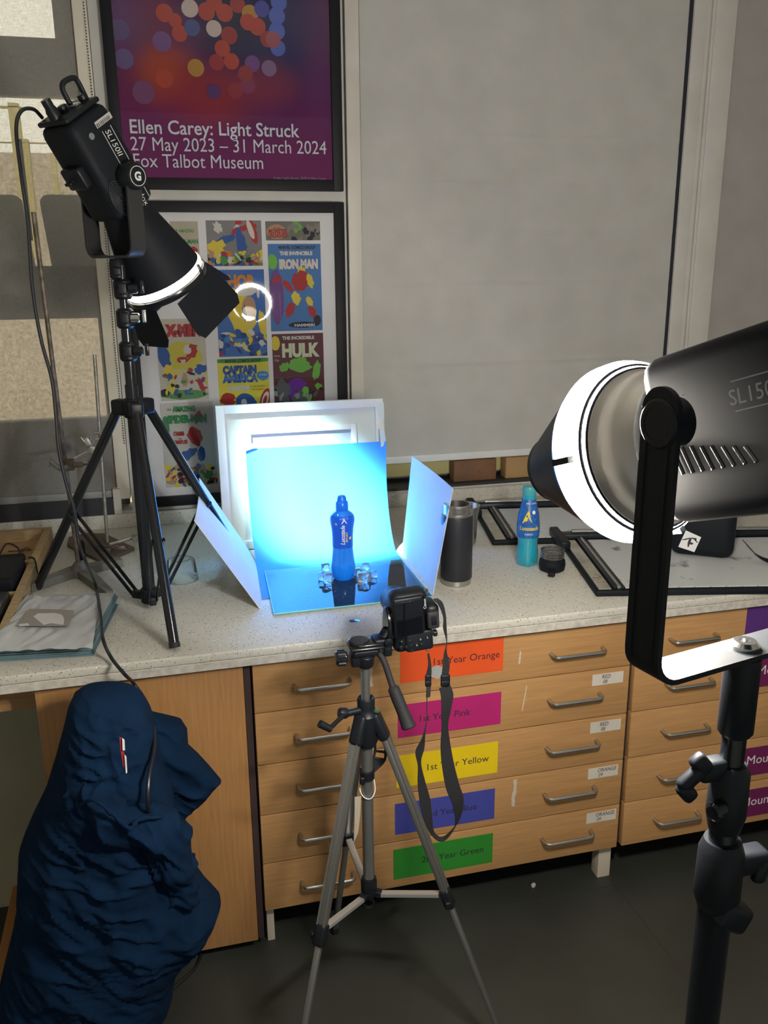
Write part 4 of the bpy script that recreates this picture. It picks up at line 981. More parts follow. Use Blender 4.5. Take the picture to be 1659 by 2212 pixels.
# flask
o3 = oz(985, 1258, C); fl = thing('vacuum_flask', 'open matt black steel flask standing right of the white card', 'flask', tuple(o3))
b = MB(); b.lathe([(.043, .016), (.0455, .02), (.0455, .195), (.0435, .205)], o3, Z1, 48); b.build('body', mat('flask_black', (.016, .018, .026), .45, bump=.1, bscale=900), fl)
b = MB(); b.lathe([(.038, 0), (.0425, .002), (.0435, .016)], o3, Z1, 48); b.build('base_rim', M_steel, fl, 'bare steel base rim')
b = MB(); b.lathe([(.0435, .205), (.0385, .208), (.0375, .214), (.0385, .217), (.0375, .222), (.0385, .226), (.0375, .236), (.0345, .236), (.034, .12), (.001, .118)], o3, Z1, 48, False); b.build('neck', M_steel, fl, 'threaded bare steel neck')
# steel cup behind the flask
o3b = oz(1000, 1190, C); b = MB(); b.lathe([(.028, 0), (.036, .01), (.040, .10), (.046, .132), (.047, .134), (.044, .133), (.036, .10), (.03, .012), (.001, .01)], o3b+V((.028, .06, 0)), Z1, 40, False)
tag(b.build('steel_cup', M_steel), 'small steel cup half hidden behind the black flask', 'cup')
# lid
o4 = oz(1192, 1232, C); ld = thing('flask_lid', 'upturned black flask lid with a clear threaded collar', 'flask lid', tuple(o4))
b = MB(); b.lathe([(.030, .001), (.037, .006), (.0395, .02), (.038, .034), (.032, .040), (.001, .040)], o4, Z1, 40); b.build('body', M_blackmt, ld)
b = MB()
for zz in (.041, .049, .057): b.lathe([(.0335, zz), (.035, zz+.003), (.0335, zz+.006)], o4, Z1, 40, False)
b.lathe([(.0345, .062), (.036, .066), (.033, .068), (.031, .062), (.030, .042)], o4, Z1, 40, False); b.build('clear_collar', clearish('smoked_clear', (.45, .45, .45), .15, .05), ld, 'see-through threaded collar')
b = MB(); dn = V((CX-o4.x, CY-o4.y, 0)).normalized(); b.bar(o4+dn*.03+V((0, 0, .014)), o4+dn*.072+V((0, 0, .010)), .020, .012, Z1, .004); b.build('spout', M_blackmt, ld)

# ================================================================== PAPER CUTTERS
M_board = mat('cutter_board', (.50, .51, .50), .45, vary=.08)
def gridmat():
    m = bpy.data.materials.new('gridded_board'); m.use_nodes = True; n = m.node_tree.nodes; L = m.node_tree.links; b = n['Principled BSDF']; b.inputs['Roughness'].default_value = .4
    t = n.new('ShaderNodeTexCoord'); s_ = n.new('ShaderNodeSeparateXYZ'); L.new(t.outputs['Object'], s_.inputs[0]); acc = None
    for ax in ('X', 'Y'):
        f = n.new('ShaderNodeMath'); f.operation = 'PINGPONG'; f.inputs[1].default_value = .005; L.new(s_.outputs[ax], f.inputs[0])
        g_ = n.new('ShaderNodeMath'); g_.operation = 'LESS_THAN'; g_.inputs[1].default_value = .0006; L.new(f.outputs[0], g_.inputs[0])
        if acc is None: acc = g_.outputs[0]
        else: q_ = n.new('ShaderNodeMath'); q_.operation = 'MAXIMUM'; L.new(acc, q_.inputs[0]); L.new(g_.outputs[0], q_.inputs[1]); acc = q_.outputs[0]
    nz = n.new('ShaderNodeTexNoise'); nz.inputs['Scale'].default_value = 14; nz.inputs['Detail'].default_value = 6; L.new(t.outputs['Object'], nz.inputs[0])
    st_ = n.new('ShaderNodeMapRange'); st_.inputs['From Min'].default_value = .62; st_.inputs['From Max'].default_value = .70; L.new(nz.outputs['Fac'], st_.inputs['Value'])
    x = n.new('ShaderNodeMix'); x.data_type = 'RGBA'; x.inputs[6].default_value = (.66, .68, .68, 1); x.inputs[7].default_value = (.36, .38, .40, 1); L.new(acc, x.inputs[0])
    y = n.new('ShaderNodeMix'); y.data_type = 'RGBA'; L.new(st_.outputs[0], y.inputs[0]); L.new(x.outputs[2], y.inputs[6]); y.inputs[7].default_value = (.20, .19, .18, 1); L.new(y.outputs[2], b.inputs['Base Color'])
    return m
M_grid = gridmat()
def cutter(O, ex, ey, Lx, Ly, lab, front=False):
    """O = near-left corner on the worktop, ex along length, ey into depth"""
    t = thing('paper_trimmer', lab, 'paper trimmer', tuple(O), 'paper trimmers on the worktop')
    M = Matrix(((ex.x, ey.x, 0, O.x), (ex.y, ey.y, 0, O.y), (0, 0, 1, O.z), (0, 0, 0, 1)))
    b = MB(M); b.box2((0, 0, .001), (Lx, Ly, .018), .004); b.build('base', M_blackmt, t)
    b = MB(M); b.box2((.085, .018, .018), (Lx-.01, Ly-.02, .0205)); b.build('gridded_board', M_grid, t)
    b = MB(M); b.box2((.010, .012, .018), (.045, Ly-.02, .0202)); b.build('ruler_strip', mat('trimmer_strip', (.36, .34, .28), .4, vary=.3, vscale=20), t, 'worn beige strip with a warning mark')
    if front:
        b = MB(M); b.use(mat('warning_mark', (.30, .10, .03), .6))
        for yy in (.06, .10):
            b.tube([(.017, yy, .0206), (.040, yy, .0206), (.0285, yy+.030, .0206)], .0008, 5, True)
        b.build('warning_sign', None, t)
    b = MB(M)
    b.box2((.050, .010, .018), (.060, Ly-.015, .027), .002); b.box2((.072, .010, .018), (.084, Ly-.015, .024), .002); b.build('cutting_rail', M_blackmetal, t)
    b = MB(M); b.cone((.066, .012, .0245), (.066, Ly-.016, .0245), .0055); b.build('guide_rod', M_steel, t)
    # long rail at the back, carrying the blade head
    b = MB(M); b.box2((.0, Ly-.012, .018), (Lx, Ly+.028, .036), .003); b.build('back_rail', M_blackmetal, t)
    b = MB(M); b.cone((.04, Ly+.008, .041), (Lx-.01, Ly+.008, .041), .007); b.build('back_rod', M_steel, t, 'long polished steel rod')
    b = MB(M); b.bar((-.012, Ly+.045, .034), (-.004, Ly-.115, .030), .030, .030, Z1, .007); b.build('end_cap', M_black, t)
    return t
fl_, bl_ = oz(1288, 1277, C+.018), oz(1222, 1183, C+.018)
ey = (bl_-fl_); Ly1 = ey.length; ey.normalize(); ex = V((ey.y, -ey.x, 0))
cutter(V((fl_.x, fl_.y, C)), ex, ey, .80, Ly1+.09, 'nearer large paper trimmer with gridded white board, black case on it', True)
fl_, bl_ = oz(1064, 1168, C+.018), oz(1030, 1108, C+.018)
ey = (bl_-fl_); Ly2 = ey.length; ey.normalize(); ex = V((ey.y, -ey.x, 0))
cutter(V((fl_.x, fl_.y, C)), ex, ey, .66, Ly2+.06, 'farther paper trimmer lying by the wall behind the turquoise bottle')

# black case with a sticker
o5 = oz(1535, 1205, C+.021); 
cs = thing('black_case', 'black rounded case with a white diamond sticker standing on the nearer trimmer', 'case', tuple(o5))
dc = V((CX-o5.x, CY-o5.y, 0)).normalized(); rc = V((-dc.y, dc.x, 0));  rc = rc if rc.x > 0 else -rc
Rc = Matrix((rc, -dc, Z1)).transposed()
b = MB(); b.box(o5+V((0, .05, .085)), (.185, .11, .17), Rc, .03); cb_ = b.build('body', M_blackmt, cs)
b = MB(); ctr = o5+V((0, .05, .085))+dc*.0562-rc*.035-Z1*.035; b.use(M_white2); dx_, dy_ = (rc*.93+Z1*.36).normalized(), (Z1*.93-rc*.36).normalized()
h_ = .036
b.slab([ctr-dx_*h_-dy_*.008, ctr-dy_*h_+dx_*.004, ctr+dx_*h_+dy_*.004, ctr+dy_*h_], dc, .0008)
b.use(M_ink)
c2 = ctr+dc*.0012
def blob(pts): b._f([b._v(c2+rc*x+Z1*y) for x, y in pts])
blob(((-.004, -.018), (-.001, -.018), (.003, -.004), (.006, .010), (.001, .012), (-.003, .004), (-.005, -.006)))
blob(((-.022, .002), (-.020, .005), (-.006, .010), (.002, .013), (.0, .009), (-.010, .004)))
blob(((.005, .010), (.012, .008), (.022, -.002), (.024, .0), (.014, .012), (.005, .014)))
blob(((.0, -.006), (.006, -.010), (.012, -.006), (.010, -.003), (.003, -.002)))
b.disc(c2+rc*.016+Z1*.009, .004, rc, Z1, 12); 
b.build('diamond_sticker', None, cb_, 'white diamond sticker with a black leaping figure')
b = MB(); sp_ = spline([o5+rc*.09+V((0, 0, .06)), o5+rc*.13+V((0, -.01, .02)), o5+rc*.2+V((0, 0, .006)), o5+rc*.34+V((0, .03, .006))], 8); b.strip(sp_, [V((0, .012, .004))]*len(sp_), .002); b.build('strap', M_blackmt, cs)

# ================================================================== CAMERA ON TRIPOD
tx, ty = oy(797, 1925, -.32).x, -.32
tz_b = oy(797, 1925, ty).z
def zy(py, px=790): return oy(px, py, ty).z
tp = thing('camera_tripod', 'silver and black photo tripod standing in front of the drawers', 'tripod', (tx, ty, 0))
def T(z, dx=0, dy=0): return V((tx+dx, ty+dy, z))
zhub0, zhub1 = zy(1605), zy(1530)
b = MB(); b.cone(T(zy(1895)), T(zhub0+.02), .0130, None, 28); b.build('centre_tube', M_alu, tp)
b = MB(); b.cone(T(zhub1), T(zy(1440)), .0092, None, 24)
b.use(M_alu); zz = zhub1+.012
while zz < zy(1450): b.box(T(zz, -.0088, -.001), (.004, .006, .0012)); zz += .0026
b.build('centre_column', M_alu, tp, 'thin grey column with a toothed rack')
b = MB(); b.lathe([(.0165, -.012), (.0185, -.006), (.0185, .026), (.0165, .034), (.0125, .034), (.0120, .01)], T(tz_b+.004), Z1, 28); base_c = b.build('bottom_collar', M_black, tp)
b = MB(); hk = [T(tz_b-.008), T(tz_b-.022)]+[T(tz_b-.034+.012*math.sin(a), .0-.011+.011*math.cos(a)*1.0+.011, 0) for a in [PI*.5-PI*.25*k for k in range(1, 7)]]
b.tube(spline(hk, 4), .0030, 8); b.build('hook', M_black, tp)
# hub shoulders
b = MB(); b.lathe([(.020, zhub0-.004), (.027, zhub0+.012), (.027, zhub1-.012), (.021, zhub1-.004), (.019, zhub1+.004), (.0195, zhub1+.022), (.0170, zhub1+.0265), (.0125, zhub1+.024), (.012, zhub1)], V((tx, ty, 0)), Z1, 36); b.build('hub', M_black, tp)
def ribbon_box(p, q, w, h): return
knees = [oz(970, 1935, tz_b+.022), oz(680, 2027, tz_b+.022), oz(748, 1803, tz_b+.022)]
for i, kn in enumerate(knees):
    hd = V((kn.x-tx, kn.y-ty, 0)).normalized(); pr = hd.cross(Z1)
    top = T(zhub1-.022)+hd*.026; kn_ = T(tz_b+.022)+hd*.181
    ax = (kn_-top).normalized(); foot = top+ax*((.004-top.z)/ax.z)
    b = MB(); b.bar(top+ax*.03, kn_, .021, .016, pr.cross(ax), .005)
    b.use(M_alu)
    for e in (-1, 1): b.bar(top+ax*.04+pr*.0085*e+hd*.009, kn_+pr*.0085*e+hd*.009, .004, .003, pr.cross(ax))
    lg = b.build('leg', M_alu, tp)
    b = MB(); b.bar(kn_+ax*.01, foot-ax*.02, .015, .011, pr.cross(ax), .003); b.build('lower_tube', M_alu, lg)
    b = MB(); b.bar(foot-ax*.03, foot, .018, .015, pr.cross(ax), .004); b.build('rubber_foot', M_rubber, lg)
    b = MB(); b.bar(kn_-ax*.018, kn_+ax*.03, .027, .023, pr.cross(ax), .006); b.box(kn_+pr*.016+hd*.002+ax*.012, (.014, .012, .016), None, .003); b.build('leg_clamp', M_black, lg)
    b = MB(); b.bar(T(zhub1-.008)+hd*.016, top+ax*.050, .030, .024, pr.cross(ax), .008); b.build('shoulder', M_black, lg)
    b = MB(); p0 = T(tz_b+.0)+hd*.020; p1 = kn_-hd*.016-ax*.004
    b.bar(p0, p1, .014, .002, Z1); b.bar(p0+pr*.007-V((0, 0, .0035)), p1+pr*.007-V((0, 0, .0035)), .0012, .008, Z1); b.bar(p0-pr*.007-V((0, 0, .0035)), p1-pr*.007-V((0, 0, .0035)), .0012, .008, Z1)
    b.build('spreader', mat('spreader_alu', (.50, .50, .49), .35, .55), lg)
    b = MB(); b.bar(T(tz_b+.0)+hd*.012, T(tz_b+.0)+hd*.030, .018, .012, Z1, .002); b.build('spreader_joint', M_black, lg)
# small bubble and screws
b = MB(); b.lathe([(.007, 0), (.007, .003), (.004, .004)], T(zhub1-.003, .020, -.014), Z1, 16); b.build('bubble_level', mat('bubble', (.05, .10, .05), .1), tp)
# crank handle
c0 = oy(750, 1545, ty-.02)
b = MB(); b.cone(T(c0.z, -.015, -.006), V((c0.x+.002, ty-.012, c0.z)), .0075); b.lathe([(.010, 0), (.012, .004), (.012, .016), (.009, .02)], V((c0.x+.002, ty-.012, c0.z)), (-1, 0, .2), 18)
c1 = oy(742, 1545, ty-.03); c2_ = oy(712, 1574, ty-.035); c3 = oy(690, 1563, ty-.035)
b.tube([c1, c1.lerp(c2_, .5), c2_], [.006, .0048, .0055], 10); b.tube([c2_+V((.003, 0, -.002)), c3], [.0075, .0085], 12); b.build('crank_handle', M_black, tp)
# carry strap behind the hub
q = [(812, 1560), (830, 1600), (832, 1640), (806, 1668)]
b = MB(); inn = [(806, 1580), (819, 1602), (820, 1636), (802, 1655)]
sp1 = spline([oy(x, y, ty+.01) for x, y in ((826, 1560), (831, 1590), (833, 1625), (829, 1645), (806, 1668))], 5); sp2 = spline([oy(x, y, ty+.01) for x, y in ((803, 1560), (809, 1590), (810, 1622), (806, 1640), (801, 1655))], 5)
def rung(i): b.tube([sp1[i], sp2[i]], .0028, 8)
b.tube(sp1, .0030, 8); b.tube(sp2, .0030, 8)
for i in (0, 5, 10, 14, 20): rung(i)
b.slab([sp1[15], sp1[18], sp1[20], sp2[20], sp2[17], sp2[15]], (0, 1, 0), .003)
b.build('carry_strap', M_rubber, tp)
b = MB(); b.lathe([(.0135, -.012), (.0165, -.010), (.0165, .010), (.0135, .012)], T(zy(1672)), Z1, 24); b.box(T(zy(1680), -.013, -.008), (.012, .012, .018), None, .003); b.build('strap_ring', M_black, tp)
# tag on a string
b = MB(); zt = zy(1700)
b.tube(spline([T(zt+.015, .016, 0), T(zt-.008, .0155, -.008), T(zt-.020, .004, -.0165), T(zt-.018, -.010, -.012), T(zt-.004, -.017, 0), T(zt+.012, -.012, .012), T(zt+.018, .004, .016)], 6), .0011, 6, True)
string = b.build('string', M_white2, None)
b = MB(); tgp = [oy(x, y, ty-.015) for x, y in ((766, 1722), (780, 1720), (778, 1760), (774, 1798), (764, 1822), (766, 1775))]
b.slab(tgp, (0, 1, 0), .0008); lbt = b.build('tag', mat('beige_tag', (.42, .38, .30), .7), None)
tt = thing('hang_tag', 'beige swing tag tied with white string round the tripod centre tube', 'tag', tuple(tgp[0]))
for o in (string, lbt): o.parent = tt; o.matrix_parent_inverse = Matrix.Translation(tt.location).inverted()
# pan head
zh = zy(1425)
b = MB(); b.lathe([(.014, zh-.016), (.0185, zh-.010), (.0200, zh+.004), (.0200, zh+.018), (.017, zh+.024)], V((tx, ty, 0)), Z1, 32); b.lathe([(.019, zh+.006), (.0212, zh+.009), (.019, zh+.012)], V((tx, ty, 0)), Z1, 32); hd_ = b.build('pan_base', M_black, tp)
pz_ = zy(1392)
b = MB(); b.box(T(pz_-.012, -.002, -.0), (.056, .046, .014), None, .004); b.box(T(pz_-.030, -.022, .0), (.022, .030, .030), None, .005); b.build('head_bracket', M_black, tp)
b = MB(); b.box(T(pz_, -.0, -.002), (.074, .052, .008), None, .004)
b.box(T(pz_+.006, .004, -.004), (.050, .040, .006), None, .003); b.lathe([(.024, 0), (.024, .005), (.020, .008)], T(pz_+.003, -.012, .004), Z1, 28); b.build('lower_platform', M_blackgl, tp)
b = MB(); kc = oy(738, 1421, ty-.005); b.lathe([(.006, 0), (.0125, .001), (.0150, .004), (.0150, .022), (.0125, .026)], V((kc.x+.012, ty-.005, kc.z)), (-1, 0, 0), 24)
for k in range(14): a_ = 2*PI*k/14; b.box((kc.x-.001, ty-.005+.0152*math.cos(a_), kc.z+.0152*math.sin(a_)), (.016, .003, .003), Matrix.Rotation(-a_, 3, 'X'))
b.build('lock_knob', M_blackgl, tp)
b = MB(); h0 = oy(812, 1400, ty); hpts = [oy(812, 1405, ty), oy(828, 1425, ty-.015), oy(842, 1465, ty-.03), oy(850, 1490, ty-.04)]
b.tube(spline(hpts, 5), .0070, 12)
g0, g1 = oy(848, 1482, ty-.038), oy(884, 1572, ty-.07); ga = (g1-g0)
b.lathe([(.0075, 0), (.0125, .06), (.0135, .3), (.0130, .6), (.0145, .85), (.0160, .97), (.0135, 1.0)], g0, ga, 24, unit=False)
b.build('pan_handle', M_rubber, tp)
b = MB(); hc = oy(823, 1372, ty)
b.box(hc+V((-.004, 0, -.012)), (.030, .040, .020), None, .005)
for k in range(5): b.tube([hc+V((.003+.0035*k*.6+.010*math.cos(a), .010*math.sin(a)-.01, .004+.0035*k+.0*a)) for a in [2*PI*i/16 for i in range(16)]], .0016, 6, True)
b.build('tilt_hinge', M_black, tp)
# vertical plate
pc_ = oy(836, 1352, ty)
b = MB(); b.lathe([(.034, -.004), (.037, -.002), (.037, .003), (.033, .005)], pc_+V((0, 0, 0)), (1, 0, 0), 48)
for v in b.bm.verts: v.co.y = ty+(v.co.y-ty)*.75; v.co.z = pc_.z+(v.co.z-pc_.z)*1.18
b.box(pc_+V((-.002, -.004, -.048)), (.018, .032, .030), None, .005); b.build('tilted_platform', M_blackgl, tp)
b = MB(); b.box(pc_+V((.012, -.004, .006)), (.016, .034, .060), None, .003)
for k in range(12): b.box(pc_+V((.0120, -.0215, -.012+k*.0036)), (.013, .0015, .0014))
b.build('quick_release_plate', mat('plate_grey', (.12, .11, .11), .35, .6), tp, 'ribbed dark grey quick-release plate')
b = MB(); b.lathe([(.009, -.002), (.009, .002), (.004, .004)], oy(840, 1388, ty-.025), (0, -1, 0), 20); b.build('tilt_bolt', M_blackmetal, tp)

# camera body, portrait: its top is to the right
cc_ = oy(893, 1345, ty-.03); bx, bz = .094, .134
cm = thing('camera', 'black digital camera mounted upright on the tripod, strap hanging down', 'camera', (cc_.x, ty, cc_.z-bz/2))
yb0 = ty-.030
tilt = Matrix.Rotation(math.radians(-3.5), 3, 'Y')
MC = Matrix.Translation((cc_.x-.002, yb0, cc_.z)) @ tilt.to_4x4()      # local: x right, y away, z up
b = MB(MC)
b.box((-.002, .024, 0), (bx-.016, .048, bz), None, .013); b.box((-.012, .040, -.040), (.060, .060, .05), None, .014)
b.box((.012, -.001, -.042), (.060, .012, .046), None, .006); b.build('body', M_black, cm, sharp=50)
b = MB(MC); b.box((-.008, -.003, .016), (.068, .008, .090), None, .006); b.build('screen_bezel', M_black, cm)
b = MB(MC); b.box((-.008, -.0072, .014), (.056, .0012, .076), None, .0005); b.build('screen', mat('dark_screen', (.004, .005, .008), .07), cm, 'glossy dark screen')
b = MB(MC); b.box((.044, .022, .006), (.030, .060, .056), None, .010); b.build('viewfinder_hump', M_black, cm)
b = MB(MC); b.box((.042, -.010, .004), (.026, .014, .038), None, .005); vf = b.build('eyepiece', M_rubber, cm)
b = MB(MC); b.box((.042, -.0175, .004), (.012, .001, .020), None, .0004); b.build('eyepiece_glass', mat('eyepiece_glass', (.01, .01, .015), .03), vf)
b = MB(MC); b.lathe([(.033, 0), (.034, .01), (.034, .05), (.031, .058), (.031, .085), (.029, .09)], (-.006, .045, .006), (0, 1, 0), 40); b.build('lens', M_black, cm)
M_icon = mat('grey_icon', (.45, .47, .50), .5)
for (x, z, r) in ((-.028, -.036, .0028), (-.010, -.037, .0038), (.013, -.037, .0035), (.028, -.036, .003), (-.030, -.049, .0038), (-.018, -.050, .0034), (-.007, -.049, .004), (.004, -.049, .0032), (.015, -.050, .0034), (-.007, -.060, .003), (.040, -.028, .004)):
    b = MB(MC); b.lathe([(r, -.0), (r, .0016), (r*.7, .0022)], (x, -.0065, z), (0, -1, 0), 14)
    b.use(M_icon); 
    for s_ in (random.choice((0, 1)), 1): b.box((x, -.0090, z+(s_-.5)*.0016), (r*1.0, .0003, .0007))
    for f in b.bm.faces: pass
    o = b.build('button', None, cm); 
    if len(o.data.materials) == 1: o.data.materials.clear(); o.data.materials.append(M_blackgl); o.data.materials.append(M_icon)
    n0 = 14*2+2
    for i_, p in enumerate(o.data.polygons): p.material_index = 1 if len(p.vertices) == 4 and i_ >= n0+0 else 0
b = MB(MC); b.text('Canon', .0085, (.0295, -.0079, .030), (0, 0, 1), (-1, 0, 0), M_icon, .0003, bold=.0002); b.build('maker_name', None, cm)
b = MB(MC); b.lathe([(.008, 0), (.008, .006), (.006, .008)], (.048, .014, -.038), (1, 0, 0), 20); b.build('mode_dial', M_blackgl, cm)
b = MB(MC); b.tube([(.036+.004*math.cos(a), .01, .062+.005*math.sin(a)) for a in [2*PI*i/12 for i in range(12)]], .0012, 6, True); b.build('strap_lug', M_steel, cm)
b = MB(MC); b.tube([(.030+.004*math.cos(a), .0, -.066+.005*math.sin(a)) for a in [2*PI*i/12 for i in range(12)]], .0012, 6, True); b.build('strap_lug', M_steel, cm)
# neck strap: two webbings, two buckles and the wide pad
def rib(px, Y=-.36):
    pts, ws = [], []
    for (x, y, hw, tw) in px:
        p = oy(x, y, Y); k = 1.2/900*hw
        pts.append(p); ws.append(V((math.cos(tw)*k, math.sin(tw)*k, 0)))
    n = 6; P_, W_ = spline(pts, n), spline(ws, n); return P_, W_
strap = []
A1 = [(940, 1293, 4, .3), (952, 1305, 6, .8), (960, 1330, 6, 1.0), (961, 1355, 5, .8), (965, 1385, 3, 1.2), (962, 1410, 4, .8), (964, 1435, 6, .2), (961, 1462, 6, .1)]
A2 = [(961, 1484, 10, .1), (966, 1505, 11, .2), (964, 1535, 10, .4), (961, 1570, 8, .6), (962, 1610, 10, .4), (968, 1655, 11, .2), (978, 1700, 13, .3), (990, 1735, 13, .5), (988, 1775, 9, .8), (970, 1803, 7, 1.1), (952, 1813, 6, 1.2), (935, 1800, 6, 1.0), (925, 1770, 9, .5), (918, 1730, 10, .3), (910, 1690, 8, .5), (906, 1650, 6, .9), (907, 1620, 9, .4), (915, 1590, 6, .9), (922, 1555, 4, 1.2)]
A3 = [(922, 1555, 4, 1.2), (922, 1520, 3, 1.3), (924, 1490, 4, .9), (926, 1460, 5, .3), (928, 1435, 4, .8), (925, 1412, 3, 1)]
ns = thing('neck_strap', 'black camera neck strap with red edging hanging in a loop from the camera', 'strap', tuple(oy(950, 1815, -.36)))
for nm, pts, lb_ in (('webbing', A1, None), ('shoulder_pad', A2, 'wide pad edged in dark red'), ('webbing', A3, None)):
    P_, W_ = rib(pts); b = MB(); b.strip(P_, W_, .0018); b.use(M_rubber)
    pad = b.build(nm, mat('strap_web', (.020, .020, .024), .8), ns, lb_)
    if nm == 'shoulder_pad':
        b = MB(); b.tube([p+w_ for p, w_ in zip(P_, W_)], .0009, 6); b.build('edging', mat('dark_red_edging', (.16, .015, .02), .7), pad)
for (x, y, w_, h_, n_) in ((962, 1470, .021, .028, 'buckle'), (925, 1470, .014, .028, 'buckle')):
    b = MB(); b.box(oy(x, y, -.362), (w_, .007, h_), None, .003); b.box(oy(x, y+6, -.366), (w_*.9, .004, .010), None, .0015); b.build(n_, M_black, ns)
b = MB(); p = oy(926, 1485, -.364); b.box(p, (.010, .0018, .046), Matrix.Rotation(.06, 3, 'Y'), .0008); b.build('strap_end', mat('strap_web', (.02, .02, .024), .8), ns)
b = MB(); q = [oy(x, y, -.0012) for x, y in ((924, 1446), (944, 1437), (962, 1443), (962, 1460), (944, 1467), (927, 1460))]
b.slab(q, (0, 1, 0), .0010); tag(b.build('foil_sticker', mat('grey_foil', (.42, .44, .45), .35)), 'small grey hexagonal sticker over the orange label behind the strap', 'sticker')

# ================================================================== JACKET
M_navy2 = mat('navy_lining', (.005, .014, .034), .8)
def loft(rows, Yf, dep, name, m, parent, seedv, foldamp=.012, nseg=40, power=2.4, zmin=None):
    """rows: (py, pxl, pxr) -> closed cloth body with folds"""
    b = MB(); R_ = []
    n = len(rows); fine = []
    for i in range(n-1):
        for k in range(12):
            t = k/12; ts = t; fine.append(tuple(a*(1-ts)+c*ts for a, c in zip(rows[i], rows[i+1])))
    fine.append(rows[-1]); prev = None
    for (py, xl, xr, d_) in fine:
        pl, pr_ = oy(xl, py, Yf), oy(xr, py, Yf); z = (pl.z+pr_.z)/2
        if zmin is not None: z = max(z, zmin)
        cx_, hw_ = (pl.x+pr_.x)/2, (pr_.x-pl.x)/2; ring = []
        for k in range(nseg):
            a = 2*PI*k/nseg; c_, s_ = math.cos(a), math.sin(a)
            x = cx_+hw_*math.copysign(abs(c_)**(2/power), c_); y = Yf-.0-d_*math.copysign(abs(s_)**(2/power), s_)*(1 if s_ > 0 else .45)
            p = V((x, y, pl.z*(1-(x-pl.x)/max(1e-4, pr_.x-pl.x))+pr_.z*((x-pl.x)/max(1e-4, pr_.x-pl.x))))
            if zmin is not None: p.z = max(p.z, zmin)
            q = V((x*5+seedv, y*5, p.z*3.2)); nn = noise.noise(q+noise.noise_vector(q*1.3)*.6)
            rid = 1-abs(noise.noise(V((x*9+p.z*7+seedv, y*6, p.z*5-x*5))))*2.2
            wv = max(0, s_)
            fy = V((p.x*11+seedv*2, y*7, p.z*22+p.x*16)); f2 = 1-abs(noise.noise(fy+noise.noise_vector(fy*.35)*1.1))*2.6
            fz = V((p.x*26+p.z*9, y*12, p.z*9+seedv)); f3 = 1-abs(noise.noise(fz+noise.noise_vector(fz*.3)))*2.6
            p += V((c_*.4, -s_, 0))*(max(0, f2)**2*.013+max(0, f3)**2*.007+noise.noise(fy*2.3)*.004)*wv*foldamp/.016
            p += V((c_*.3, -s_, 0))*(foldamp*1.6*nn+foldamp*.9*max(0, rid)**2)*(.25+.75*wv)
            ring.append(b._v(p))
        R_.append(ring)
    for A, B in zip(R_, R_[1:]):
        for k in range(nseg): b._f([A[k], A[(k+1) % nseg], B[(k+1) % nseg], B[k]])
    b._f(R_[0][::-1]); b._f(R_[-1])
    return b.build(name, m, parent, sharp=80)
jk = thing('jacket', 'dark navy padded jacket heaped against the beech panel under the worktop', 'jacket', (-.45, -.2, 0))
YJ = -.15
rows = [(1478, 215, 262, .03), (1486, 180, 290, .07), (1500, 160, 308, .10), (1530, 147, 325, .13), (1560, 140, 336, .14), (1620, 125, 345, .15), (1700, 100, 372, .16), (1760, 72, 385, .17), (1800, 55, 390, .17), (1830, 45, 396, .18), (1870, 42, 420, .18), (1905, 40, 445, .18), (1935, 40, 474, .18), (1960, 38, 466, .18), (2000, 30, 432, .18), (2040, 20, 396, .19), (2080, 10, 380, .19), (2130, -2, 372, .19), (2212, -22, 330, .20), (2300, -40, 310, .20)]
loft(rows, YJ, .15, 'body', M_navy, jk, 3.1, .016, 130, 2.3, .004)
rows2 = [(1540, 280, 330, .03), (1556, 270, 392, .05), (1575, 262, 404, .06), (1610, 258, 406, .07), (1632, 258, 430, .07), (1655, 260, 452, .06), (1684, 270, 477, .05), (1700, 280, 462, .05), (1725, 290, 440, .05), (1750, 300, 410, .05), (1772, 310, 392, .035), (1782, 330, 388, .02)]
loft(rows2, -.09, .09, 'hood', M_navy, jk, 9.4, .010, 90, 2.6)
# sleeve fold over the middle
sp_ = spline([oy(170, 1690, -.27), oy(225, 1740, -.305), oy(285, 1785, -.315), oy(335, 1795, -.305), oy(375, 1850, -.28), oy(385, 1930, -.25), oy(370, 1990, -.24)], 22)
b = MB(); b.tube(sp_, [.012+.034*math.sin(PI*min(1, .12+.8*i/len(sp_)))**.7 for i in range(len(sp_))], 72)
for v in b.bm.verts:
    c0_ = min(sp_, key=lambda q: (q-v.co).length_squared); nn_ = (v.co-c0_).normalized()
    fy = V((v.co.x*26, v.co.y*10, v.co.z*20+v.co.x*20)); f2 = 1-abs(noise.noise(fy+noise.noise_vector(fy*.4)))*2.4
    v.co += nn_*(max(0, f2)**2*.012+noise.noise(v.co*16)*.016)
b.build('sleeve', M_navy, jk, sharp=80)
b = MB(); sp_ = spline([oy(165, 1745, -.325), oy(200, 1728, -.355), oy(240, 1755, -.37), (oy(280, 1790, -.375)), oy(300, 1770, -.36), oy(350, 1765, -.33)], 6); b.tube(sp_, [.003+.006*abs(noise.noise(V((i*.3, 1, 2)))) for i in range(len(sp_))], 8); b.build('collar_fold', M_navy, jk, sharp=80)
b = MB(); b.use(mat('tag_red', (.42, .02, .03), .6)); pl = [oy(x, y, -.325) for x, y in ((258, 1592), (263, 1594), (268, 1625), (271, 1660), (266, 1655), (261, 1622))]; b.slab(pl, (0, -1, 0), .002)
b.use(M_white2)
for poly in (((264, 1594), (269, 1598), (270, 1620), (265, 1620)), ((269, 1630), (273, 1634), (275, 1668), (272, 1670))): b.slab([oy(x, y, -.329) for x, y in poly], (0, -1, 0), .002)
b.build('sewn_tag', None, jk, 'small red and white sewn tag')

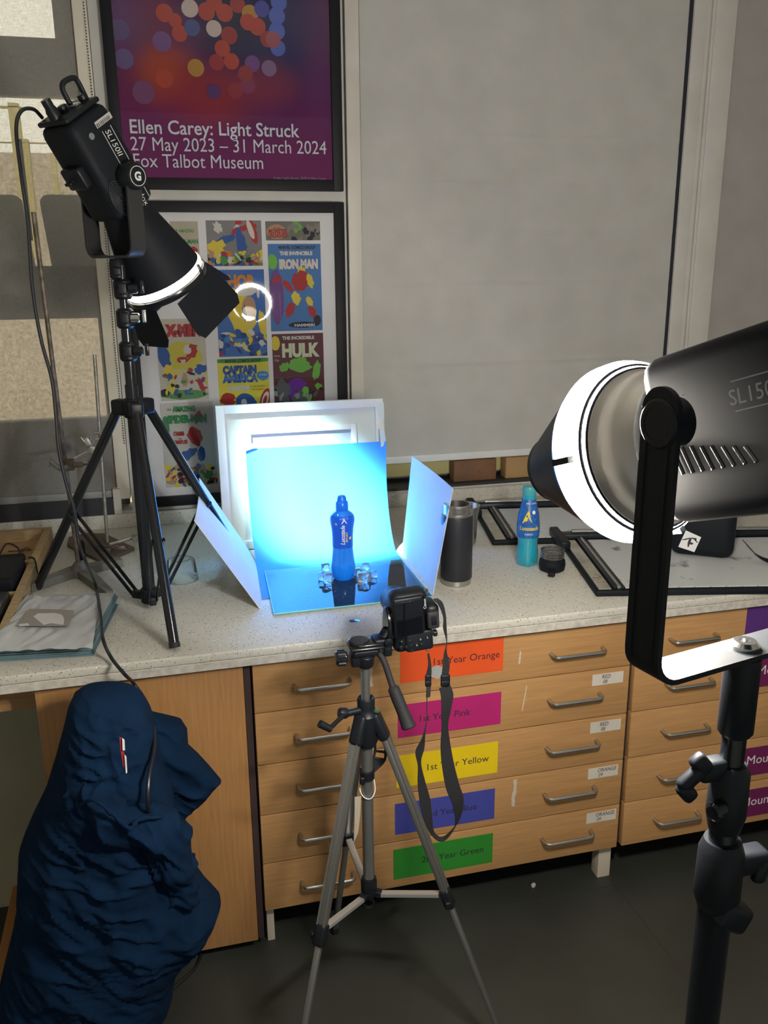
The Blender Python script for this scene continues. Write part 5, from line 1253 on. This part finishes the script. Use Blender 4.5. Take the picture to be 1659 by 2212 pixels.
# ================================================================== THINGS ON THE COUNTER, LEFT
def clamp(b, p, d, s=1):
    d = V(d).normalized(); n = Z1; side = d.cross(n).normalized()
    b.bar(p, p+d*.075*s, .009*s, .009*s, n, .002)
    for e in (-1, 1):
        b.tube(spline([p+d*.07*s, p+d*.085*s+side*.018*s*e, p+d*.11*s+side*.022*s*e+n*.004, p+d*.135*s+side*.008*s*e], 5), .0045*s, 8)
    b.cone(p+d*.078*s+side*.03*s, p+d*.078*s-side*.03*s, .003*s); b.box(p+d*.078*s+side*.034*s, (.014*s, .006*s, .014*s), None, .002)
# rod stand 1 (rusty, A-shaped iron base)
rb1 = oz(172, 1245, C); 
r1 = thing('retort_stand', 'tall rusty rod stand on a grey iron A-shaped foot at the left', 'retort stand', (rb1.x, rb1.y, C))
Yr = rb1.y
top1 = oy(72, 458, Yr); bot1 = V((rb1.x, rb1.y, C+.02)); 
b = MB(); b.cone(bot1, top1, .0063, None, 16); b.build('rod', M_rust, r1)
b = MB(); hb = .024
def foot_leg(pts, w0, w1_):
    P_ = [oz(x, y, C+hb) for x, y in pts]
    a, c = P_; d = (c-a).normalized(); s_ = d.cross(Z1)
    b.slab([a-s_*w0+V((0, 0, -hb)), a+s_*w0+V((0, 0, -hb)), c+s_*w1_+V((0, 0, -hb)), c-s_*w1_+V((0, 0, -hb))], Z1, hb)
foot_leg(((172, 1222), (62, 1262)), .022, .012); foot_leg(((172, 1222), (236, 1276)), .024, .010); foot_leg(((165, 1225), (262, 1206)), .018, .014)
b.lathe([(.022, 0), (.022, .03), (.012, .045)], V((rb1.x, rb1.y, C)), Z1, 20)
b.build('iron_foot', M_iron, r1)
# rod stand 2 (silver rod, brown plate)
rb2 = oz(232, 1172, C+.012)
r2 = thing('retort_stand', 'shorter steel rod stand on a brown rectangular base plate by the wall', 'retort stand', (rb2.x, rb2.y, C))
b = MB(); b.cone(V((rb2.x, rb2.y, C+.01)), oy(204, 766, rb2.y), .0055, None, 16); b.build('rod', M_rodsteel, r2)
b = MB(); pl = [oz(x, y, C+.012) for x, y in ((290, 1182), (222, 1212), (145, 1175), (148, 1160), (185, 1151), (226, 1152))]
for p in pl: p.z = C
b.slab(pl, Z1, .012); b.build('base_plate', M_brownbase, r2)
# boss head and clamp arm on rod 1
bh = thing('boss_clamp', 'clamp and boss head fixed on the rusty rod', 'clamp', tuple(oy(150, 1000, Yr)))
p = oy(151, 1003, Yr); b = MB(); b.box(p, (.026, .026, .034), None, .005); b.box(p+V((.022, -.01, .0)), (.03, .014, .016), None, .004); b.cone(p+V((.03, -.012, 0)), p+V((.052, -.014, 0)), .003); b.box(p+V((.052, -.014, .0)), (.003, .003, .026), None, .001)
b.build('boss_head', M_brownbase, bh)
b = MB(); pj = [oy(x, y, Yr-.015) for x, y in ((148, 1008), (132, 1012), (118, 1004), (110, 996))]; b.tube(spline(pj, 4), [.008]*13, 8); b.cone(oy(110, 990, Yr-.015), oy(108, 1008, Yr-.015), .003); b.cone(oy(106, 1004, Yr-.015), oy(118, 1006, Yr-.015), .002); b.build('wing_jaw', M_iron, bh)
p2 = oy(200, 972, rb2.y-.02)
b = MB(); b.cone(oy(156, 995, Yr), p2, .0055); b.build('arm', M_steel, bh, 'shiny steel arm')
cl2 = thing('boss_clamp', 'shiny clamp at the crossing of the steel arm and the silver rod', 'clamp', tuple(p2))
b = MB(); b.box(p2, (.03, .022, .03), Matrix.Rotation(.5, 3, 'Y'), .005); b.box(p2+V((-.012, -.01, .028)), (.02, .014, .03), Matrix.Rotation(-.4, 3, 'Y'), .004); b.cone(p2+V((-.02, -.016, .03)), p2+V((-.03, -.016, .045)), .003); b.build('boss_head', M_rodsteel, cl2)
b = MB(); b.tube(spline([p2+V((-.004, -.01, .03)), p2+V((.004, -.01, .052)), p2+V((.022, -.01, .055)), p2+V((.034, -.006, .046))], 5), .004, 8); b.tube(spline([p2+V((.002, -.01, .022)), p2+V((.012, -.01, .036)), p2+V((.026, -.01, .034))], 5), .004, 8); b.build('clamp_jaw', M_rodsteel, cl2)
# loose clamps on the plate
lc = thing('loose_clamp', 'grey metal clamp lying beside the brown base plate, jaws behind the stand column', 'clamp', tuple(oz(262, 1168, C)))
b = MB(); clamp(b, oz(236, 1176, C+.02)+V((0, 0, .0)), V((.7, .1, .12)), 1.0); b.build('jaws', M_rodsteel, lc)
lc = thing('loose_clamp', 'rusty clamp lying on the brown base plate at the foot of the silver rod', 'clamp', tuple(oz(232, 1185, C+.013)))
b = MB(); clamp(b, oz(205, 1178, C+.022), V((.75, -.45, 0)), .9); b.build('jaws', M_brownbase, lc)
b = MB(); p = oz(262, 1182, C+.013); b.slab([oz(254, 1180, C+.0125), oz(266, 1178, C+.0125), oz(270, 1184, C+.0125), oz(258, 1186, C+.0125)], Z1, .003); tag(b.build('paper_scrap', M_white2), 'tiny white scrap lying on the brown base plate', 'scrap')
lc = thing('drill_bit_block', 'small black cylinder knob standing between the iron foot and brown plate', 'knob', tuple(oz(177, 1205, C)))
b = MB(); b.cone(oz(177, 1208, C+.0), oz(177, 1208, C)+V((0, 0, .055)), .013); b.cone(oz(177, 1208, C)+V((0, 0, .055)), oz(177, 1208, C)+V((0, 0, .062)), .010); o = b.build('knob', M_black, lc)

# wooden tray with gear
hT = .045
tr = thing('wooden_tray', 'pale wooden divided tray with black gear in it at the left edge', 'tray', (-.72, .8, C))
FR, BR = oz(58, 1262, C+hT), oz(112, 1138, C+hT)
ed = (BR-FR).normalized(); ef = V((-ed.y, ed.x, 0)); 
def TP(a, c, z=0): q = FR-ed*.36+ed*a+ef*c; return V((q.x, q.y, C+z))
Lt = (BR-FR).length+.36; Wt = .42
def tbox(b, a0, a1, c0, c1, z0, z1): b.slab([TP(a0, c0, z0), TP(a1, c0, z0), TP(a1, c1, z0), TP(a0, c1, z0)], Z1, z1-z0)
b = MB(); tbox(b, 0, Lt, 0, Wt, .001, .008); b.build('base', M_traybase, tr)
for q in ((0, Lt, 0, .022), (0, Lt, Wt-.018, Wt), (0, .018, .022, Wt-.018), (Lt-.022, Lt, .022, Wt-.018)):
    b = MB(); tbox(b, *q, .001, hT); b.build('rim', M_tray, tr)
for a_ in (Lt*.62, Lt*.33):
    b = MB(); tbox(b, a_, a_+.018, .022, Wt-.018, .008, hT-.004); b.build('divider', M_tray, tr)
def gear(a0, a1, c0, c1, z1, lab, nm='battery_charger', m=M_black, tiltz=0):
    b = MB(); c_ = (TP((a0+a1)/2, (c0+c1)/2)); b.box(V((c_.x, c_.y, C+.009+z1/2)), (abs(c1-c0), abs(a1-a0), z1), Matrix.Rotation(math.atan2(ed.y, ed.x)-PI/2+tiltz, 3, 'Z'), min(.01, z1*.3)); return tag(b.build(nm, m), lab, 'gadget')
gear(Lt*.66, Lt*.66+.07, .05, .16, .03, 'small black charger box in the back compartment of the wooden tray')
gear(Lt*.38, Lt*.60, .03, .16, .06, 'black padded pouch in the middle compartment of the wooden tray', 'pouch', M_blackmt)
gear(.03, Lt*.31, .03, .16, .05, 'glossy black box in the front compartment of the wooden tray', 'black_box', M_blackgl)
b = MB(); q = spline([TP(Lt*.66+.05, .12, .045), TP(Lt*.66+.07, .10, .07), TP(Lt*.66+.06, .07, .06), TP(Lt*.66+.045, .06, .040)], 6); b.tube(q, .003, 8); tag(b.build('charger_lead', M_cable), 'short black lead looping over the charger in the wooden tray', 'cable')
b = MB(); q = spline([TP(Lt*.60, .02, .060), TP(Lt*.60-.01, .004, .058), TP(Lt*.60-.03, -.004, .03), TP(Lt*.60-.04, -.006, .006)], 6); b.strip(q, [ed*.006]*len(q), .002); tag(b.build('pouch_strap', M_blackmt), 'black strap hanging over the side of the wooden tray', 'strap')
b = MB(); clamp(b, TP(Lt*.85, .12, .013), -ef, .5); tag(b.build('small_clamp', M_brownbase), 'tiny dark clip lying at the back of the wooden tray', 'clip')

# paper stack
hs_ = .040
base = [oz(200, 1418, C), oz(252, 1284, C+hs_*.8), oz(64, 1290, C+hs_*.8), oz(-36, 1432, C)]
M_teal = mat('teal_edged_paper', (.13, .22, .25), .7); M_sheet = mat('print_sheet', (.42, .44, .44), .6)
for i in range(8):
    z = C+.001+i*hs_/8; off = V((random.uniform(-.006, .004), random.uniform(-.006, .004), 0))
    pl = [V((p.x, p.y, z))+off for p in base]; b = MB(); b.slab(pl, Z1, hs_/8-.0016)
    tag(b.build('mounted_print', M_teal if i < 7 else M_sheet), 'teal-edged mounted sheet in the stack under the crinkled sleeve' if i < 7 else 'grey-white sheet topping the stack at the front left, under the clear sleeve', 'print', 'mounted sheets stacked at the front left')
zt_ = C+hs_+.001
sl_ = thing('clear_sleeve', 'crinkled translucent sleeve on top of the paper stack with a faded picture', 'sleeve', (-.5, .2, zt_))
TL_ = [oz(192, 1405, zt_), oz(205, 1302, zt_), oz(112, 1258, zt_), oz(-40, 1300, zt_), oz(-70, 1410, zt_)]
q0, q1, q2, q3 = oz(200, 1404, zt_), oz(218, 1290, zt_), oz(68, 1293, zt_), oz(-40, 1412, zt_)
def slv(u, v):
    p = (q3*(1-u)+q0*u)*(1-v)+(q2*(1-u)+q1*u)*v
    p.z = zt_+.003+.006*abs(noise.noise(V((u*6+3, v*4, 1))))+.006*max(0, noise.noise(V((u*7-v*5, v*3, 5))))
    return p
b = MB(); b.grid(slv, 50, 40); b.build('film', mat('frosted_sleeve', (.50, .53, .55), .3, bump=.2, bscale=20), sl_, fix=False, sharp=80)
b = MB(); b.use(mat('picture_grey', (.30, .28, .25), .5)); g_ = [(64, 1315), (36, 1352), (110, 1353), (148, 1352), (160, 1318)]
b.slab([oz(x, y, zt_+.0105) for x, y in g_], Z1, .0004)
b.use(mat('picture_white', (.66, .66, .66), .5)); 
fl__ = [(72, 1332), (82, 1325), (98, 1325), (118, 1324), (134, 1328), (139, 1338), (137, 1350), (110, 1346), (94, 1350), (84, 1342)]
b.slab([oz(x, y, zt_+.0112) for x, y in fl__], Z1, .0003); b.slab([oz(x, y, zt_+.0112) for x, y in ((40, 1349), (60, 1346), (64, 1351), (42, 1353))], Z1, .0003); b.build('picture', None, sl_, 'faded grey picture with a white fluffy shape')
# upturned clear cup
oc = oz(394, 1252, C); cp_ = thing('plastic_cup', 'upturned clear plastic cup on the worktop behind the left stand leg', 'cup', tuple(oc))
b = MB(); b.lathe([(.046, 0), (.047, .002), (.040, .060), (.036, .064), (.001, .064)], oc, Z1, 48, False); b.build('wall', clearish('clear_plastic', (.90, .96, .97), .07, .08, 1.35), cp_)
b = MB(); b.tube([oc+V((.027*math.cos(a), .027*math.sin(a), .065)) for a in [2*PI*k/40 for k in range(40)]], .0011, 6, True); b.build('foot_ring', mat('grey_ring', (.16, .2, .2), .3), cp_)
# crumb on the floor
b = MB(); q = oz(1152, 1916, 0); b.box(q+V((0, 0, .006)), (.014, .010, .012), Matrix.Rotation(.5, 3, 'Z'), .003); tag(b.build('crumb', mat('cream_crumb', (.55, .52, .42), .7)), 'tiny cream scrap lying on the dark floor before the drawers', 'scrap')
